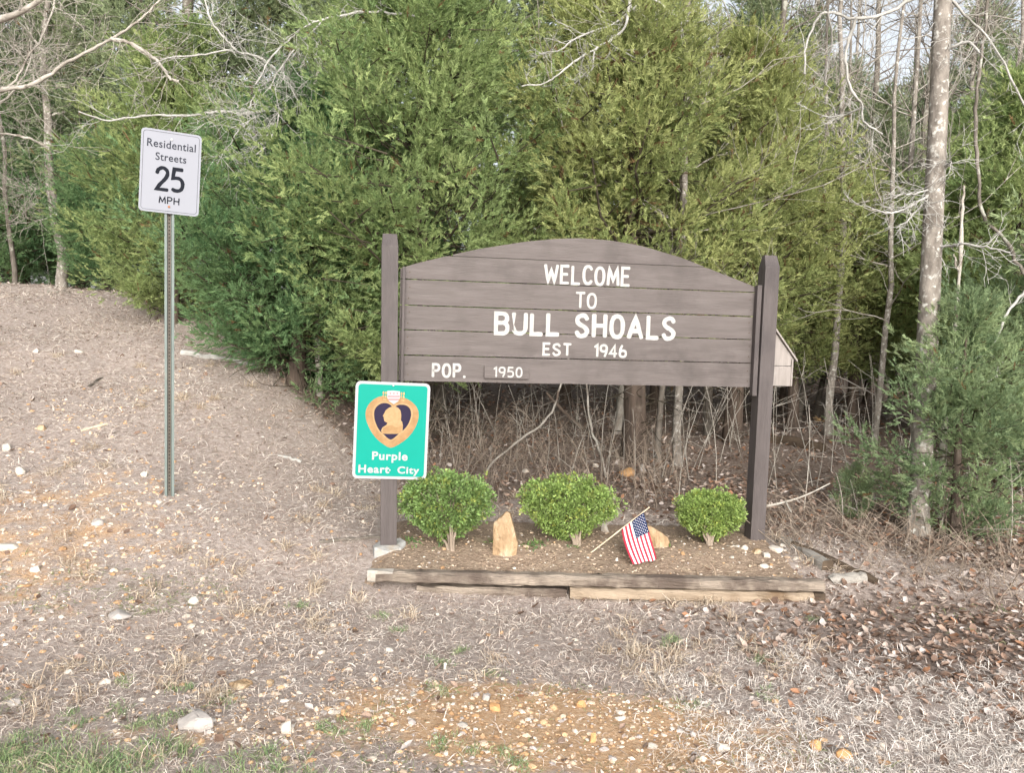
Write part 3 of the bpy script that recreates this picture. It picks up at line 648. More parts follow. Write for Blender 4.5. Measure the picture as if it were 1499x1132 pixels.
# ------------------------------------------------------------------ boxwood shrubs
def boxwood(stem_px, box, label, seed, tint):
    rg = np.random.default_rng(seed); b = bed_point(*stem_px); d = float(np.dot(b-EYE, FW)); k = FPX/d
    x0, y0, x1, y1 = box
    c = at((x0+x1)/2, (y0+y1)/2, d+.1); rx = (x1-x0)/2/k*1.02; rz = (y1-y0)/2/k; ry = rx*.66
    root = empty('boxwood_shrub', b, 0, label, 'shrub', 'boxwood shrubs under the sign')
    n = 1600                                                          # twig tips over the volume, mostly near the surface
    D = rg.normal(size=(n, 3)); D /= np.linalg.norm(D, axis=1)[:, None]
    bl_ = .075*np.sin(D[:, 0]*7+seed)*np.cos(D[:, 2]*6)+.07*np.sin(D[:, 1]*9+D[:, 0]*4+seed)
    rad = (rg.uniform(.0, 1, n)**.3)*(1+bl_)*np.where(rg.random(n) < .09, rg.uniform(1.05, 1.22, n), 1.0)
    P = D/((np.abs(D)**2.6).sum(1)**(1/2.6))[:, None]*rad[:, None]*np.array([rx, ry, rz])
    low = P[:, 2] < -.1*rz
    P[low, 0] *= 1-.7*np.clip((-.1*rz-P[low, 2])/rz, 0, 1); P[low, 1] *= 1-.7*np.clip((-.1*rz-P[low, 2])/rz, 0, 1)
    per = 13; m = n*per
    PP = np.repeat(P, per, 0); DD = np.repeat(D, per, 0)
    Dn = DD*.7+rg.normal(0, .75, (m, 3))+np.array([0, 0, .25]); Dn /= np.linalg.norm(Dn, axis=1)[:, None]
    PP = PP+Dn*rg.uniform(.005, .03, (m, 1))
    S = np.cross(Dn, rg.normal(size=(m, 3))); S /= np.linalg.norm(S, axis=1)[:, None]; Nn = np.cross(Dn, S)
    L_ = rg.uniform(.012, .022, (m, 1)); Wd = L_*.36
    V = np.stack([PP, PP+Dn*L_*.55+S*Wd+Nn*L_*.08, PP+Dn*L_, PP+Dn*L_*.55-S*Wd+Nn*L_*.08], 1).reshape(-1, 3)
    Fq = np.arange(m*4).reshape(-1, 4); F3 = np.concatenate([Fq[:, [0, 1, 2]], Fq[:, [0, 2, 3]]])
    cc = np.repeat(rg.uniform(.6, 1.3, n), per)*rg.uniform(.75, 1.25, m)
    yel = np.repeat((rg.random(n) < .16)*rg.uniform(.1, .7, n), per)
    base = np.array(tint); Cc = base[None]*cc[:, None]*(1-yel[:, None])+np.array([.42, .44, .1])*yel[:, None]*cc[:, None]
    off = c-b
    o = mobj('foliage', arr_mesh('boxwood_foliage', V+off, F3, M['box_leaf'], np.repeat(Cc, 4, 0)), root); o['kind'] = 'stuff'
    paths = []
    for q in range(9):
        a = rg.uniform(0, 6.28); e = off+np.array([math.cos(a)*rx*.4, math.sin(a)*ry*.4, -rz*.2+rg.uniform(-.05, .1)])
        mid = np.array([e[0]*.35, e[1]*.35, e[2]*.42])+rg.normal(0, .012, 3)
        paths.append((spline([(rg.uniform(-.012, .012), rg.uniform(-.012, .012), -.05), mid*.5+np.array([0, 0, .0]), mid, e], 4), np.linspace(.015, .004, 13)))
    for q in range(70):
        e = off+P[rg.integers(n)]*.9; s = off*.6+rg.normal(0, .02, 3)
        paths.append((np.array([s, (s+e)/2+rg.normal(0, .015, 3), e]), [.004, .003, .0015]))
    V, F_ = tubes(paths, 5); mobj('stems', arr_mesh('boxwood_stems', V, F_, M['twig_tan'], None, True), root)
boxwood((661, 806), (590, 695, 718, 786), 'boxwood shrub next to the green sign, leftmost of the clipped three', 21, (.2, .305, .10))
boxwood((846, 799), (766, 701, 899, 786), 'widest clipped boxwood shrub, between the standing rock and the flag', 22, (.25, .355, .105))
boxwood((1039, 799), (994, 723, 1086, 786), 'smallest clipped boxwood shrub, beside the right sign post', 23, (.26, .36, .105))

# ------------------------------------------------------------------ rocks in the bed
b = bed_point(738, 811); k = FPX/float(np.dot(b-EYE, FW))
front = [(721, 806), (737, 812), (756, 808), (758, 795), (751, 768), (746, 750), (741, 748), (735, 756), (722, 766)]
pts = []
for q, (x, y) in enumerate(front):
    p = at(x, y, float(np.dot(b-EYE, FW)))-b; pts.append((p[0], rng.uniform(-.01, .015), p[2])); pts.append((p[0]*.9+.008, .1+rng.uniform(-.02, .02), p[2]*.93))
pts += [(.01, -.04, .02), (.02, -.035, .13), (-.04, -.02, .1)]; pts = [(a, c_, d-.03 if d < .03 else d) for a, c_, d in pts]
bm = rock_pts(pts); o = bm_obj('standing_rock', bm, M['rock_tan'], bevel=.004, loc=b); tag(o, 'upright tan sandstone rock standing between two boxwood shrubs', 'rock')
def rock_at(px, py, wpx, hpx, mat, label, seed, bed=False, cat='stone', group=None, name='stone', yaw=None, depth=.8):
    b = bed_point(px, py) if bed else gp(px, py); k = FPX/float(np.dot(b-EYE, FW)); rg = np.random.default_rng(seed)
    sx = wpx/k; sz = max(hpx/k, .012)
    bm = rock_hull(rg, (sx, sx*depth, sz*1.35), 20)
    o = bm_obj(name, bm, M[mat]); o.location = (b[0], b[1]+sx*.2, b[2]+sz*.28); o.rotation_euler = (rg.uniform(-.1, .1), rg.uniform(-.12, .12), yaw if yaw is not None else rg.uniform(-.5, .5))
    return tag(o, label, cat, group)
bb = bed_point(968, 806); kk = FPX/float(np.dot(bb-EYE, FW))
pts = []
for (x, y) in ((985, 800), (982, 793), (972, 785), (955, 775), (946, 773), (940, 790), (944, 806), (968, 808), (980, 807)):
    p = at(x, y, float(np.dot(bb-EYE, FW)))-bb
    for dy in (0, .12): pts.append((p[0]*(1-.8*dy), dy+rng.uniform(-.02, .02), p[2]*(1-dy)-.02*(p[2] < .02)))
pts += [(.0, -.04, .03)]
o = bm_obj('boulder', rock_pts(pts), M['rock_tan'], bevel=.005, loc=bb+np.array([0, .09, 0])); tag(o, 'pale rounded boulder lying behind the small flag', 'rock')

# ------------------------------------------------------------------ small flag on a stick
fb = bed_point(862, 812); fd = float(np.dot(fb-EYE, FW))
tip = at(950, 743.5, fd+.02); sdv = tip-fb
flag = empty('stick_flag', fb, 0, 'small stars and stripes flag on a leaning wooden stick in the bed', 'flag')
V, F_ = tubes([(np.array([-sdv*.06, sdv*.3, sdv*.7, sdv]), [.0048, .0048, .0048, .0044])], 8); mobj('stick', arr_mesh('stick', V, F_, M['stick'], None, True), flag)
bm = bmesh.new(); bmesh.ops.create_uvsphere(bm, u_segments=10, v_segments=6, radius=.006, matrix=Matrix.Translation(Vector(sdv))); bm_obj('finial', bm, M['stick'], flag, True)
dC = float(np.dot(bed_point(961, 821)-EYE, FW))-.03; dD = float(np.dot(bed_point(927, 831)-EYE, FW))-.03
FA, FB, FC, FD = [at(*p, d_)-fb for p, d_ in (((906, 770.5), fd), ((943.5, 752), fd+.01), ((961, 818), dC), ((927, 827.5), dD))]
FA, FB = [sdv*(np.dot(p, sdv)/np.dot(sdv, sdv)) for p in (FA, FB)]
def flag_pt(s, t):
    """s along the hoist from lower (A) to upper (B), t along the fly"""
    p = (FA*(1-s)+FB*s)*(1-t)+(FD*(1-s)+FC*s)*t
    return p+np.array([-.012*math.sin(t*math.pi)*(1-s), -.008+.013*math.sin(t*7+s*5)*t+.012*math.sin(s*11+t*2)*(.25+.75*t), -.0])
CAN_S, CAN_T = 6/13, .43
def flag_part(name, s0, s1, t0, t1, mat, parent, lift=0.0, ns=3, nt_=14):
    bm = bmesh.new(); g = []
    for sd in (0, 1):
        g.append([[bm.verts.new(flag_pt(s0+(s1-s0)*i/ns, t0+(t1-t0)*j/nt_)+np.array([0, sd*.0009-lift, 0])) for j in range(nt_+1)] for i in range(ns+1)])
    for sd in (0, 1):
        for i in range(ns):
            for j in range(nt_): 
                q = (g[sd][i][j], g[sd][i+1][j], g[sd][i+1][j+1], g[sd][i][j+1]); bm.faces.new(q if sd else q[::-1])
    rim = [(i, 0) for i in range(ns+1)]+[(ns, j) for j in range(1, nt_+1)]+[(i, nt_) for i in range(ns-1, -1, -1)]+[(0, j) for j in range(nt_-1, 0, -1)]
    for a, b_ in zip(rim, rim[1:]+rim[:1]): bm.faces.new((g[0][a[0]][a[1]], g[0][b_[0]][b_[1]], g[1][b_[0]][b_[1]], g[1][a[0]][a[1]]))
    return bm_obj(name, bm, mat, parent, smooth=True)
for k in range(13):
    s0, s1 = k/13, (k+1)/13
    flag_part('stripe', s0, s1, 0 if s1 <= CAN_S+.001 else CAN_T, 1, M['flag_red'] if k % 2 == 0 else M['flag_white'], flag)
can = flag_part('canton', CAN_S, 1, 0, CAN_T, M['flag_blue'], flag, ns=8, nt_=8)
bm = bmesh.new()
for r_ in range(9):
    for c_ in range(6 if r_ % 2 == 0 else 5):
        s = CAN_S+(1-CAN_S)*(r_+1)/10; t = CAN_T*((c_*2+1 if r_ % 2 == 0 else c_*2+2)/12)
        p = flag_pt(s, t)+np.array([0, -.0016, 0]); e1 = flag_pt(s+.02, t)-flag_pt(s-.02, t); e2 = flag_pt(s, t+.02)-flag_pt(s, t-.02)
        e1 /= np.linalg.norm(e1); e2 /= np.linalg.norm(e2)
        bm.faces.new([bm.verts.new(p+(.0042 if q % 2 == 0 else .0019)*(math.sin(q*math.pi/5)*e2+math.cos(q*math.pi/5)*e1)) for q in range(10)])
st = bm_obj('stars', bm, M['flag_white'], can); st['kind'] = 'stuff'

# ------------------------------------------------------------------ cedars
def spray_tpl(seed, n=11):
    """a feathery cedar branchlet along +Y: thin leaflets fanned round a stem (triangles)"""
    rg = np.random.default_rng(seed); V = []
    for i in range(n):
        t = .05+.85*i/n; side = 1 if i % 2 else -1; roll = rg.uniform(-.9, .9)
        ang = math.radians(rg.uniform(22, 46)) if i < n-1 else 0
        L_ = rg.uniform(.3, .5)*(1.05-.45*t)
        d = np.array([side*math.sin(ang)*math.cos(roll), math.cos(ang), math.sin(ang)*math.sin(roll)]); p = np.array([0, t, 0.])
        s = np.cross(d, [rg.normal(), rg.normal(), rg.normal()]); s /= np.linalg.norm(s); wd = .052
        V += [p-s*wd, p+s*wd, p+d*L_]
    return np.array(V)
TPL = [spray_tpl(s) for s in (1, 2, 3)]
def place_sprays(P, D, S, Cc, rg, tpl):
    m = len(P); D = D/np.linalg.norm(D, axis=1)[:, None]
    A = np.cross(D, rg.normal(size=(m, 3))); A /= np.linalg.norm(A, axis=1)[:, None]; B = np.cross(A, D)
    V = P[:, None, :]+S[:, None, None]*(tpl[None, :, 0:1]*A[:, None]+tpl[None, :, 1:2]*D[:, None]+tpl[None, :, 2:3]*B[:, None])
    k = len(tpl); tip = np.tile(np.array([.9, .9, 1.2]), k//3)
    Cv = Cc[:, None, :]*tip[None, :, None]
    F = np.arange(m*k).reshape(-1, 3)
    return V.reshape(-1, 3), F, Cv.reshape(-1, 3)
def cedar_meshes(seed, H, R, z0=.06, nb=120, clumps=6, per=36, pal=((.055, .085, .028), (.10, .135, .04)), sp=.14, widest=.28, trunk_r=.1, power=.75, dead=.0):
    rg = np.random.default_rng(seed); paths = []
    lean = rg.normal(0, .03, 2)
    tz = np.linspace(-.3, H*.97, 10); tp = np.stack([lean[0]*tz+.04*np.sin(tz*1.3+seed), lean[1]*tz+.04*np.cos(tz*1.1+seed), tz], 1)
    tr = trunk_r*np.clip(1-tz/H, .03, 1)**.8*(1+.35*np.exp(-np.maximum(tz, 0)*6))
    cP, cD, cR, cC = [], [], [], []
    for b in range(nb):
        t = z0+(.98-z0)*rg.random()**.9
        prof = (min(1, .55+.45*(t-z0)/max(widest-z0, .01)) if t < widest else ((1-t)/(1-widest))**power)
        L_ = R*max(prof, .1)*rg.uniform(.62, 1.12); a = rg.uniform(0, 2*math.pi)
        o = np.array([np.interp(t*H, tz, tp[:, 0]), np.interp(t*H, tz, tp[:, 1]), t*H])
        h = np.array([math.cos(a), math.sin(a), 0]); rise = rg.uniform(-.1, .45)+.35*t
        s = np.linspace(0, 1, 6)
        pts = o+h*L_*s[:, None]+np.array([0, 0, 1])*(L_*(rise*s-.25*s*(1-s)+.12*s**3))[:, None]
        pts[1:] += rg.normal(0, .03*L_, (5, 3))
        rb = max(.006, .022*L_/R*trunk_r/.1)
        paths.append((pts[:5], np.linspace(rb, rb*.2, 6)[:5]*.8))
        side = np.array([-h[1], h[0], 0]); hue = rg.random()
        nc = max(2, int(clumps*(.4+.6*L_/R)+.5))
        for c in range(nc):
            u = .30+.70*((c+.6)/nc) if c < nc-1 else 1.0
            base = np.array([np.interp(u, s, pts[:, j]) for j in range(3)])
            lat = rg.normal(0, .2)*L_*(.9-.3*u)
            cc = base+side*lat+np.array([0, 0, rg.uniform(-.05, .10)*L_])
            if abs(lat) > .08: paths.append((np.array([base-h*.1*L_, cc]), [rb*.4, rb*.15]))
            cP.append(cc); d = h*.8+np.sign(lat)*side*.35*min(1, abs(lat)*3)+np.array([0, 0, .35+.4*t]); cD.append(d/np.linalg.norm(d))
            cR.append(rg.uniform(.11, .24)*(.7+.3*R/1.8)); cC.append(np.clip(hue*.55+rg.random()*.75-.15, 0, 1.15))
    cP, cD, cR, cC = map(np.array, (cP, cD, cR, cC)); n = len(cP)
    m = n*per; iP, iD, iR, iC = (np.repeat(x, per, 0) for x in (cP, cD, cR, cC))
    O = rg.normal(size=(m, 3)); O /= np.linalg.norm(O, axis=1)[:, None]; O *= (rg.random(m)**.45)[:, None]
    along = (O*iD).sum(1)
    P = iP+(O+iD*along[:, None]*.9)*iR[:, None]
    D = iD*.6+O*1.0+np.array([0, 0, .12])+rg.normal(0, .2, (m, 3))
    S = sp*rg.uniform(.6, 1.25, m)
    p0, p1 = np.array(pal[0]), np.array(pal[1])
    Cc = (p0[None]+(p1-p0)[None]*iC[:, None])*rg.uniform(.75, 1.25, (m, 1))
    br = rg.random(m) < .012+dead; Cc[br] = np.array([.19, .125, .06])*rg.uniform(.6, 1.2, (br.sum(), 1))
    outs = [place_sprays(P[k::3], D[k::3], S[k::3], Cc[k::3], rg, TPL[k]) for k in range(3)]
    off = 0; Fs = []
    for v, f, c in outs: Fs.append(f+off); off += len(v)
    fol = arr_mesh('cedar_crown', np.concatenate([x[0] for x in outs]), np.concatenate(Fs), M['foliage'], np.concatenate([x[2] for x in outs]))
    for q in range(int(nb*.5)):                                            # bare inner twigs
        t = rg.uniform(.02, .7); a = rg.uniform(0, 6.28); L_ = R*rg.uniform(.3, .75); o = np.array([np.interp(t*H, tz, tp[:, 0]), np.interp(t*H, tz, tp[:, 1]), t*H])
        h = np.array([math.cos(a), math.sin(a), rg.uniform(-.4, .3)]); pts = o+h*L_*np.linspace(0, 1, 4)[:, None]; pts[1:] += rg.normal(0, .1*L_, (3, 3))
        paths.append((spline(pts, 3), np.linspace(.007, .002, 10)))
    V1, F1 = tubes([(tp, tr)], 9); trunk = arr_mesh('cedar_trunk', V1, F1, M['bark_red'], None, True)
    V2, F2 = tubes(paths, 4); limbs = arr_mesh('cedar_limbs', V2, F2, M['cedar_limb'], None, True)
    return fol, trunk, limbs
PAL_Y = ((.215, .265, .10), (.43, .455, .19)); PAL_G = ((.17, .25, .10), (.35, .425, .18)); PAL_D = ((.105, .2, .09), (.225, .335, .15)); PAL_B = ((.17, .225, .125), (.32, .365, .2))
def put_cedar(ms, base, rz, s, label, cat='tree', group=None, name='cedar_tree'):
    root = empty(name, (base[0], base[1], float(G(base[0], base[1]))-.02), rz, label, cat, group); root.scale = (s, s, s)
    f = mobj('crown', ms[0], root); f['kind'] = 'stuff'; mobj('trunk', ms[1], root); mobj('limbs', ms[2], root)
    return root
def base_at(px, d): 
    p = at(px, 480, d); return (p[0], p[1])
KA = cedar_meshes(101, 5.4, 1.95, .12, 175, 7, 34, PAL_G, .122, .35, .11, .62)            # big front tree
KB = cedar_meshes(102, 5.2, 1.7, .22, 130, 6, 38, PAL_Y, .128, .4, .13, .7, .03)          # yellowish one over the sign
KC = cedar_meshes(103, 3.2, 1.75, .03, 135, 7, 34, PAL_D, .115, .25, .09, .7)             # dark bushy one to the ground
KD = cedar_meshes(104, 8.5, 1.9, .05, 170, 6, 24, PAL_B, .165, .3, .085, .7)               # tall background
PAL_M = ((.16, .235, .125), (.29, .36, .185))
KE = cedar_meshes(105, 2.3, 1.0, .03, 44, 5, 26, PAL_M, .12, .3, .05, .8)                # young cedar
PAL_L = ((.195, .275, .11), (.37, .43, .18))
KF = cedar_meshes(106, 3.9, 1.35, .05, 105, 6, 32, PAL_L, .122, .3, .08, .75)             # lighter mid one
put_cedar(KA, base_at(615, 8.9), .4, 1.0, 'big rounded green cedar rising directly behind the left half of the sign')
put_cedar(KB, base_at(934, 8.55), 1.0, 1.0, 'yellow-green cedar with thick reddish trunk behind the right half of the sign')
put_cedar(KC, base_at(430, 8.9), 2.0, 1.0, 'dark green bushy cedar to the ground between speed sign and left post')
put_cedar(KF, base_at(255, 10.9), .5, 1.0, 'mid green cedar behind the speed limit post at the edge of the bank')
put_cedar(KB, base_at(1085, 9.9), 3.0, .9, 'light green cedar showing above and behind the right sign post')
put_cedar(KE, base_at(1425, 6.25), .2, .8, 'low young cedar at the right edge in front of the lichen-spotted trunk')
put_cedar(KE, base_at(1268, 6.7), 2.2, .2, 'tiny cedar seedling right of the sign, beside the brambles')
put_cedar(KE, base_at(1560, 7.6), 4.0, 1.3, 'young cedar cut by the right edge of the picture')
put_cedar(KF, base_at(1480, 9.8), 4.2, 1.15, 'light green cedar behind the broken snag at far right')
for px, d, rz, s, lab in ((20, 15.0, .3, 1.1, 'low bushy cedar on the crest at the left edge'), (110, 15.6, 1.3, 1.15, 'low bushy cedar on the crest just right of the slender bare tree'), (175, 13.6, 2.3, .85, 'low bushy cedar at the end of the crest left of the speed sign'), (-70, 16, 3.3, 1.2, 'low bushy cedar mostly outside the left edge')):
    put_cedar(KC, base_at(px, d), rz, s, lab, group='bushy cedars on the crest')
put_cedar(KC, base_at(520, 9.8), 5.0, .9, 'dark cedar wedged between the big rounded cedar and the bushy one')
for px, d, rz, s, lab in ((1168, 10.5, 1.1, .62, 'low olive cedar just above the gabled house box'), (1258, 11.2, 2.1, .66, 'low olive cedar left of the big spotted trunk, behind its dead twigs'), (1420, 11.4, 3.1, 1.1, 'olive cedar filling the gap between spotted trunk and curved sapling')):
    put_cedar(KB if px < 1300 else KF, base_at(px, d), rz, s, lab, group='olive cedars in the right-hand wood')
BG = [(40, 15.5, 0, .9, 'dull green tall cedar at far left behind the slender bare tree'), (160, 14.5, 1, .85, 'tall cedar right of the slender bare tree on the left'),
      (330, 12.2, 2, .95, 'tall dark cedar behind the bleached dead branches'), (430, 13.5, 3, 1.05, 'tall cedar over the top left of the big rounded cedar'),
      (560, 12.6, 4, 1.0, 'tall cedar at the top edge above the big rounded cedar'), (700, 12.4, 5, 1.0, 'tall cedar at the top edge above the arch of the sign'),
      (830, 13.0, .7, .95, 'tall cedar behind the white dead branches at the top'), (960, 12.0, 1.7, .8, 'tall cedar over the dark crooked trunk at the top'),
      (1150, 12.6, 2.7, .62, 'half-height cedar between the thin trunks right of the sign'), (1275, 13.5, 3.7, .6, 'half-height cedar left of the lichen-spotted trunk'),
      (1480, 14.0, 4.7, .75, 'tall cedar far behind at the right edge'), (1100, 15.5, .9, .95, 'tall cedar in the gap above the right sign post'), (1235, 18, 1.9, .8, 'tall thin cedar far behind the curling white limb'), (1150, 16.5, 4.4, .85, 'tall thin cedar behind the straight dark trunk above the right post'), (1400, 19, 5.2, 1.0, 'tall thin cedar in the sky gap right of the big spotted trunk'), (1335, 20, 2.9, .85, 'tall thin cedar far behind the big spotted trunk'), (-60, 17, 5.7, 1.1, 'tall cedar at the left edge on top of the bank')]
for px, d, rz, s, lab in BG: put_cedar(KD, base_at(px, d), rz, s, lab, group='tall cedars in the background')
rb = random.Random(77)
for k in range(11):                                                      # the wood behind, closing the gaps
    px = -250+k*180+rb.uniform(-40, 40); d = rb.uniform(19, 27)
    put_cedar(KD, base_at(px, d), rb.uniform(0, 6), rb.uniform(.65, 1.0)*(1 if px < 1050 else .55), 'distant cedar deep in the wood, seen only through gaps in the nearer trees', group='cedars deep in the wood')

# ------------------------------------------------------------------ bare trees and traced branches
def grow(rg, p, d, L_, r, lev, out, up=.12, spread=.6, kids=(3, 5)):
    n = 6; pts = [np.array(p)]; dd = np.array(d)/np.linalg.norm(d)
    for i in range(n-1):
        dd = dd+rg.normal(0, .13, 3)+np.array([0, 0, up*.3]); dd /= np.linalg.norm(dd); pts.append(pts[-1]+dd*L_/(n-1))
    pts = np.array(pts); out.append((pts, np.linspace(r, r*.45, n)))
    if lev <= 0: return
    for k in range(rg.integers(*kids)+(1 if lev > 1 else 0)):
        i = rg.integers(1, n); q = rg.normal(size=3); q -= q.dot(dd)*dd; q /= np.linalg.norm(q)
        grow(rg, pts[i], dd*(1-spread*.4)+q*spread+np.array([0, 0, up]), L_*rg.uniform(.45, .7), max(r*.45, .002), lev-1, out, up, spread, kids)
def bare_meshes(seed, H, r, lev=3, low=.25, n_br=14):
    rg = np.random.default_rng(seed); z = np.linspace(-.3, H, 14); tp = np.stack([np.cumsum(rg.normal(0, .035, 14)), np.cumsum(rg.normal(0, .035, 14)), z], 1)
    out = []
    for k in range(n_br):
        t = rg.uniform(low, .98); o = np.array([np.interp(t*H, z, tp[:, j]) for j in range(3)]); a = rg.uniform(0, 6.28)
        grow(rg, o, (math.cos(a), math.sin(a), rg.uniform(.1, .9)), H*rg.uniform(.1, .24)*(1.1-.5*t), r*.25*(1.1-.6*t), lev-1, out)
    V1, F1 = tubes([(tp, r*(1.05-.85*np.clip(z/H, 0, 1))*(1+.3*np.exp(-np.maximum(z, 0)*5)))], 8); V2, F2 = tubes(out, 4)
    return V1, F1, V2, F2
def bare_kind(seed, H, r, mat, twig, **k):
    V1, F1, V2, F2 = bare_meshes(seed, H, r, **k)
    return arr_mesh('bare_trunk', V1, F1, mat, None, True), arr_mesh('bare_branches', V2, F2, twig, None, True)
BK = [bare_kind(201, 9.5, .075, M['bark'], M['bark'], n_br=26), bare_kind(202, 8.5, .05, M['bark_lichen'], M['dead_twig'], n_br=24, low=.15), bare_kind(203, 6.5, .032, M['bark'], M['dead_twig'], n_br=20, low=.12)]
def put_bare(k, base, rz, s, label, group='bare trees in the wood', name='bare_tree'):
    root = empty(name, (base[0], base[1], float(G(base[0], base[1]))), rz, label, 'tree', group); root.scale = (s, s, s)
    mobj('trunk', BK[k][0], root); mobj('branches', BK[k][1], root); return root
for px, d, k, rz, s, lab in [
    (975, 8.6, 2, 0, 1, 'slim bare trunk just right of the reddish cedar trunk under the sign'), (1004, 8.5, 1, 1, .9, 'lichen-patched bare trunk under the sign near the right post'),
    (1229, 10.2, 1, 2, 1.0, 'whitish lichen trunk right of the house box'), (1293, 9.9, 1, 3, .8, 'thin pale trunk halfway between house box and big spotted trunk'),
    (1175, 11.5, 2, 4, 1.2, 'thin grey sapling close behind the house box'), (1205, 12.4, 2, 5, 1.2, 'second thin grey sapling behind the house box'),
    (1118, 11.2, 0, 1.5, 1.0, 'straight dark trunk rising above the right sign post'), (1262, 13.5, 0, 2.5, 1.0, 'straight grey trunk just left of the curling white limb'),
    (1310, 12.4, 1, 3.5, 1.1, 'pale trunk right of the curling white limb'), (1332, 15.0, 0, .3, 1.0, 'grey trunk close left of the big spotted trunk'),
    (1440, 12.5, 1, 4.5, 1.1, 'pale bare tree behind the hanging vine stem'), (1490, 11.0, 2, 5.5, 1.3, 'slim bare tree at the top right corner'),
    (1180, 16.5, 0, 4.1, 1.1, 'distant bare tree against the sky above the house box'), (1400, 17, 0, 5.1, 1.1, 'distant bare tree against the sky right of the spotted trunk'),
    (1240, 18, 1, .6, 1.3, 'far bare tree in the bright gap left of the spotted trunk'), (1470, 18, 0, 1.6, 1.1, 'far bare tree against bright sky at the right edge'),
    (265, 12.0, 0, 2.2, 1.35, 'stout grey trunk above the speed limit sign'), (20, 13.8, 2, 3.3, 1.2, 'slim bare tree on the crest at the left edge'),
    (130, 16.5, 0, 3.9, 1.1, 'bare tree against the bright gap at top left'), (640, 11.3, 0, 1.1, 1.15, 'pale trunk at the top edge above the big rounded cedar'),
    (-30, 12.5, 1, 2.9, 1.2, 'pale bare tree cut by the left edge')]:
    put_bare(k, base_at(px, d), rz, s, lab)
rb = random.Random(5)
for k in range(14):
    px = 1080+k*45+rb.uniform(-15, 15) if k < 10 else -100+(k-10)*90
    put_bare(rb.randrange(3), base_at(px, rb.uniform(19, 30)), rb.uniform(0, 6), rb.uniform(.9, 1.4), 'thin far-off bare tree in the depth of the wood', 'far bare trees')

def traced(pts, d0, d1=None, w=(6, 3), n=5, wob=.0, rg=None):
    """pixel polyline at depth d0..d1 -> path with radii from pixel widths"""
    d1 = d1 or d0; m = len(pts); P = np.array([at(x, y, d0+(d1-d0)*i/(m-1)) for i, (x, y) in enumerate(pts)])
    if rg is not None: P[1:-1] += rg.normal(0, wob, (m-2, 3))*np.array([0, 1, 0])
    P = spline(P, n); W = np.linspace(w[0], w[1], len(P))/2*(.8 if w[0] < 12 else 1)*np.linspace(d0, d1, len(P))/FPX
    rj = np.random.default_rng(int(abs(pts[0][0]*7+pts[-1][1]*13))); thin = w[0] < 12
    if thin: P[1:-1] += rj.normal(0, .0006*d0, (len(P)-2, 3)); W = W*rj.uniform(.78, 1.15, len(P))
    return P, W
def twigs_on(path, rg, n, L_, r, out, lev=1, up=.05):
    P = path[0]
    for k in range(n):
        i = rg.integers(1, len(P)-1); t = P[i+1]-P[i-1]; t /= np.linalg.norm(t)+1e-9; q = rg.normal(size=3); q /= np.linalg.norm(q)
        grow(rg, P[i], t*.6+q*.8, L_*rg.uniform(.4, 1.1), r, lev, out, up, .6, (1, 3))
def traced_tree(name, label, base, trunk, branches, mat_t, mat_b, cat='tree', group=None, twn=6, twl=.35, seed=0, part='branches', fine=.003, sides=6):
    rg = np.random.default_rng(seed); root = empty(name, base, 0, label, cat, group); b = np.asarray(base)
    if trunk:
        V, F_ = tubes([(trunk[0]-b, trunk[1])], 10); mobj('trunk', arr_mesh(name+'_trunk', V, F_, mat_t, None, True), root)
    for br in branches:
        out = [br]; twigs_on(br, rg, twn, twl, fine, out, 2)
        V, F_ = tubes([(p-b, r) for p, r in out], sides); mobj('branch', arr_mesh(name+'_branch', V, F_, mat_b, None, True), root)
    return root
def ground_under(p): return (p[0], p[1], float(G(p[0], p[1])))
# slender bare tree on the left crest
tp = [(89, 421), (93, 374), (85, 338), (75, 278), (71, 223), (71, 183), (67, 139), (63, 80), (68, 20), (80, -70), (84, -160)]
b = gp(90, 421); dd = float(np.dot(b-EYE, FW)); print('left tree depth', dd)
tr = traced(tp, dd, dd, (17, 6)); tr[0][0] = b-np.array([0, 0, .15])
brs = [traced(p, dd, dd+e, ww) for p, e, ww in (([(72, 215), (44, 203), (0, 195), (-40, 200)], -.5, (6, 3)), ([(71, 220), (95, 219), (127, 203), (151, 191)], .5, (5, 2)), ([(67, 139), (52, 119), (40, 90), (10, 60)], .4, (5, 2)),
       ([(80, 315), (60, 322), (42, 320), (30, 305)], -.4, (4, 1.5)), ([(76, 277), (45, 275), (8, 271)], -.4, (3.5, 1.5)), ([(69, 170), (98, 160), (120, 120), (128, 80), (150, 40)], .6, (5, 2)), ([(66, 110), (90, 80), (110, 30), (118, -20)], .3, (5, 2)), ([(64, 80), (40, 40), (30, -10)], .4, (5, 2)))]
traced_tree('slender_bare_tree', 'slender pale bare tree standing on the crest of the bank at left', b, tr, brs, M['bark_lichen'], M['dead_twig'], seed=31, twn=22, twl=.8)
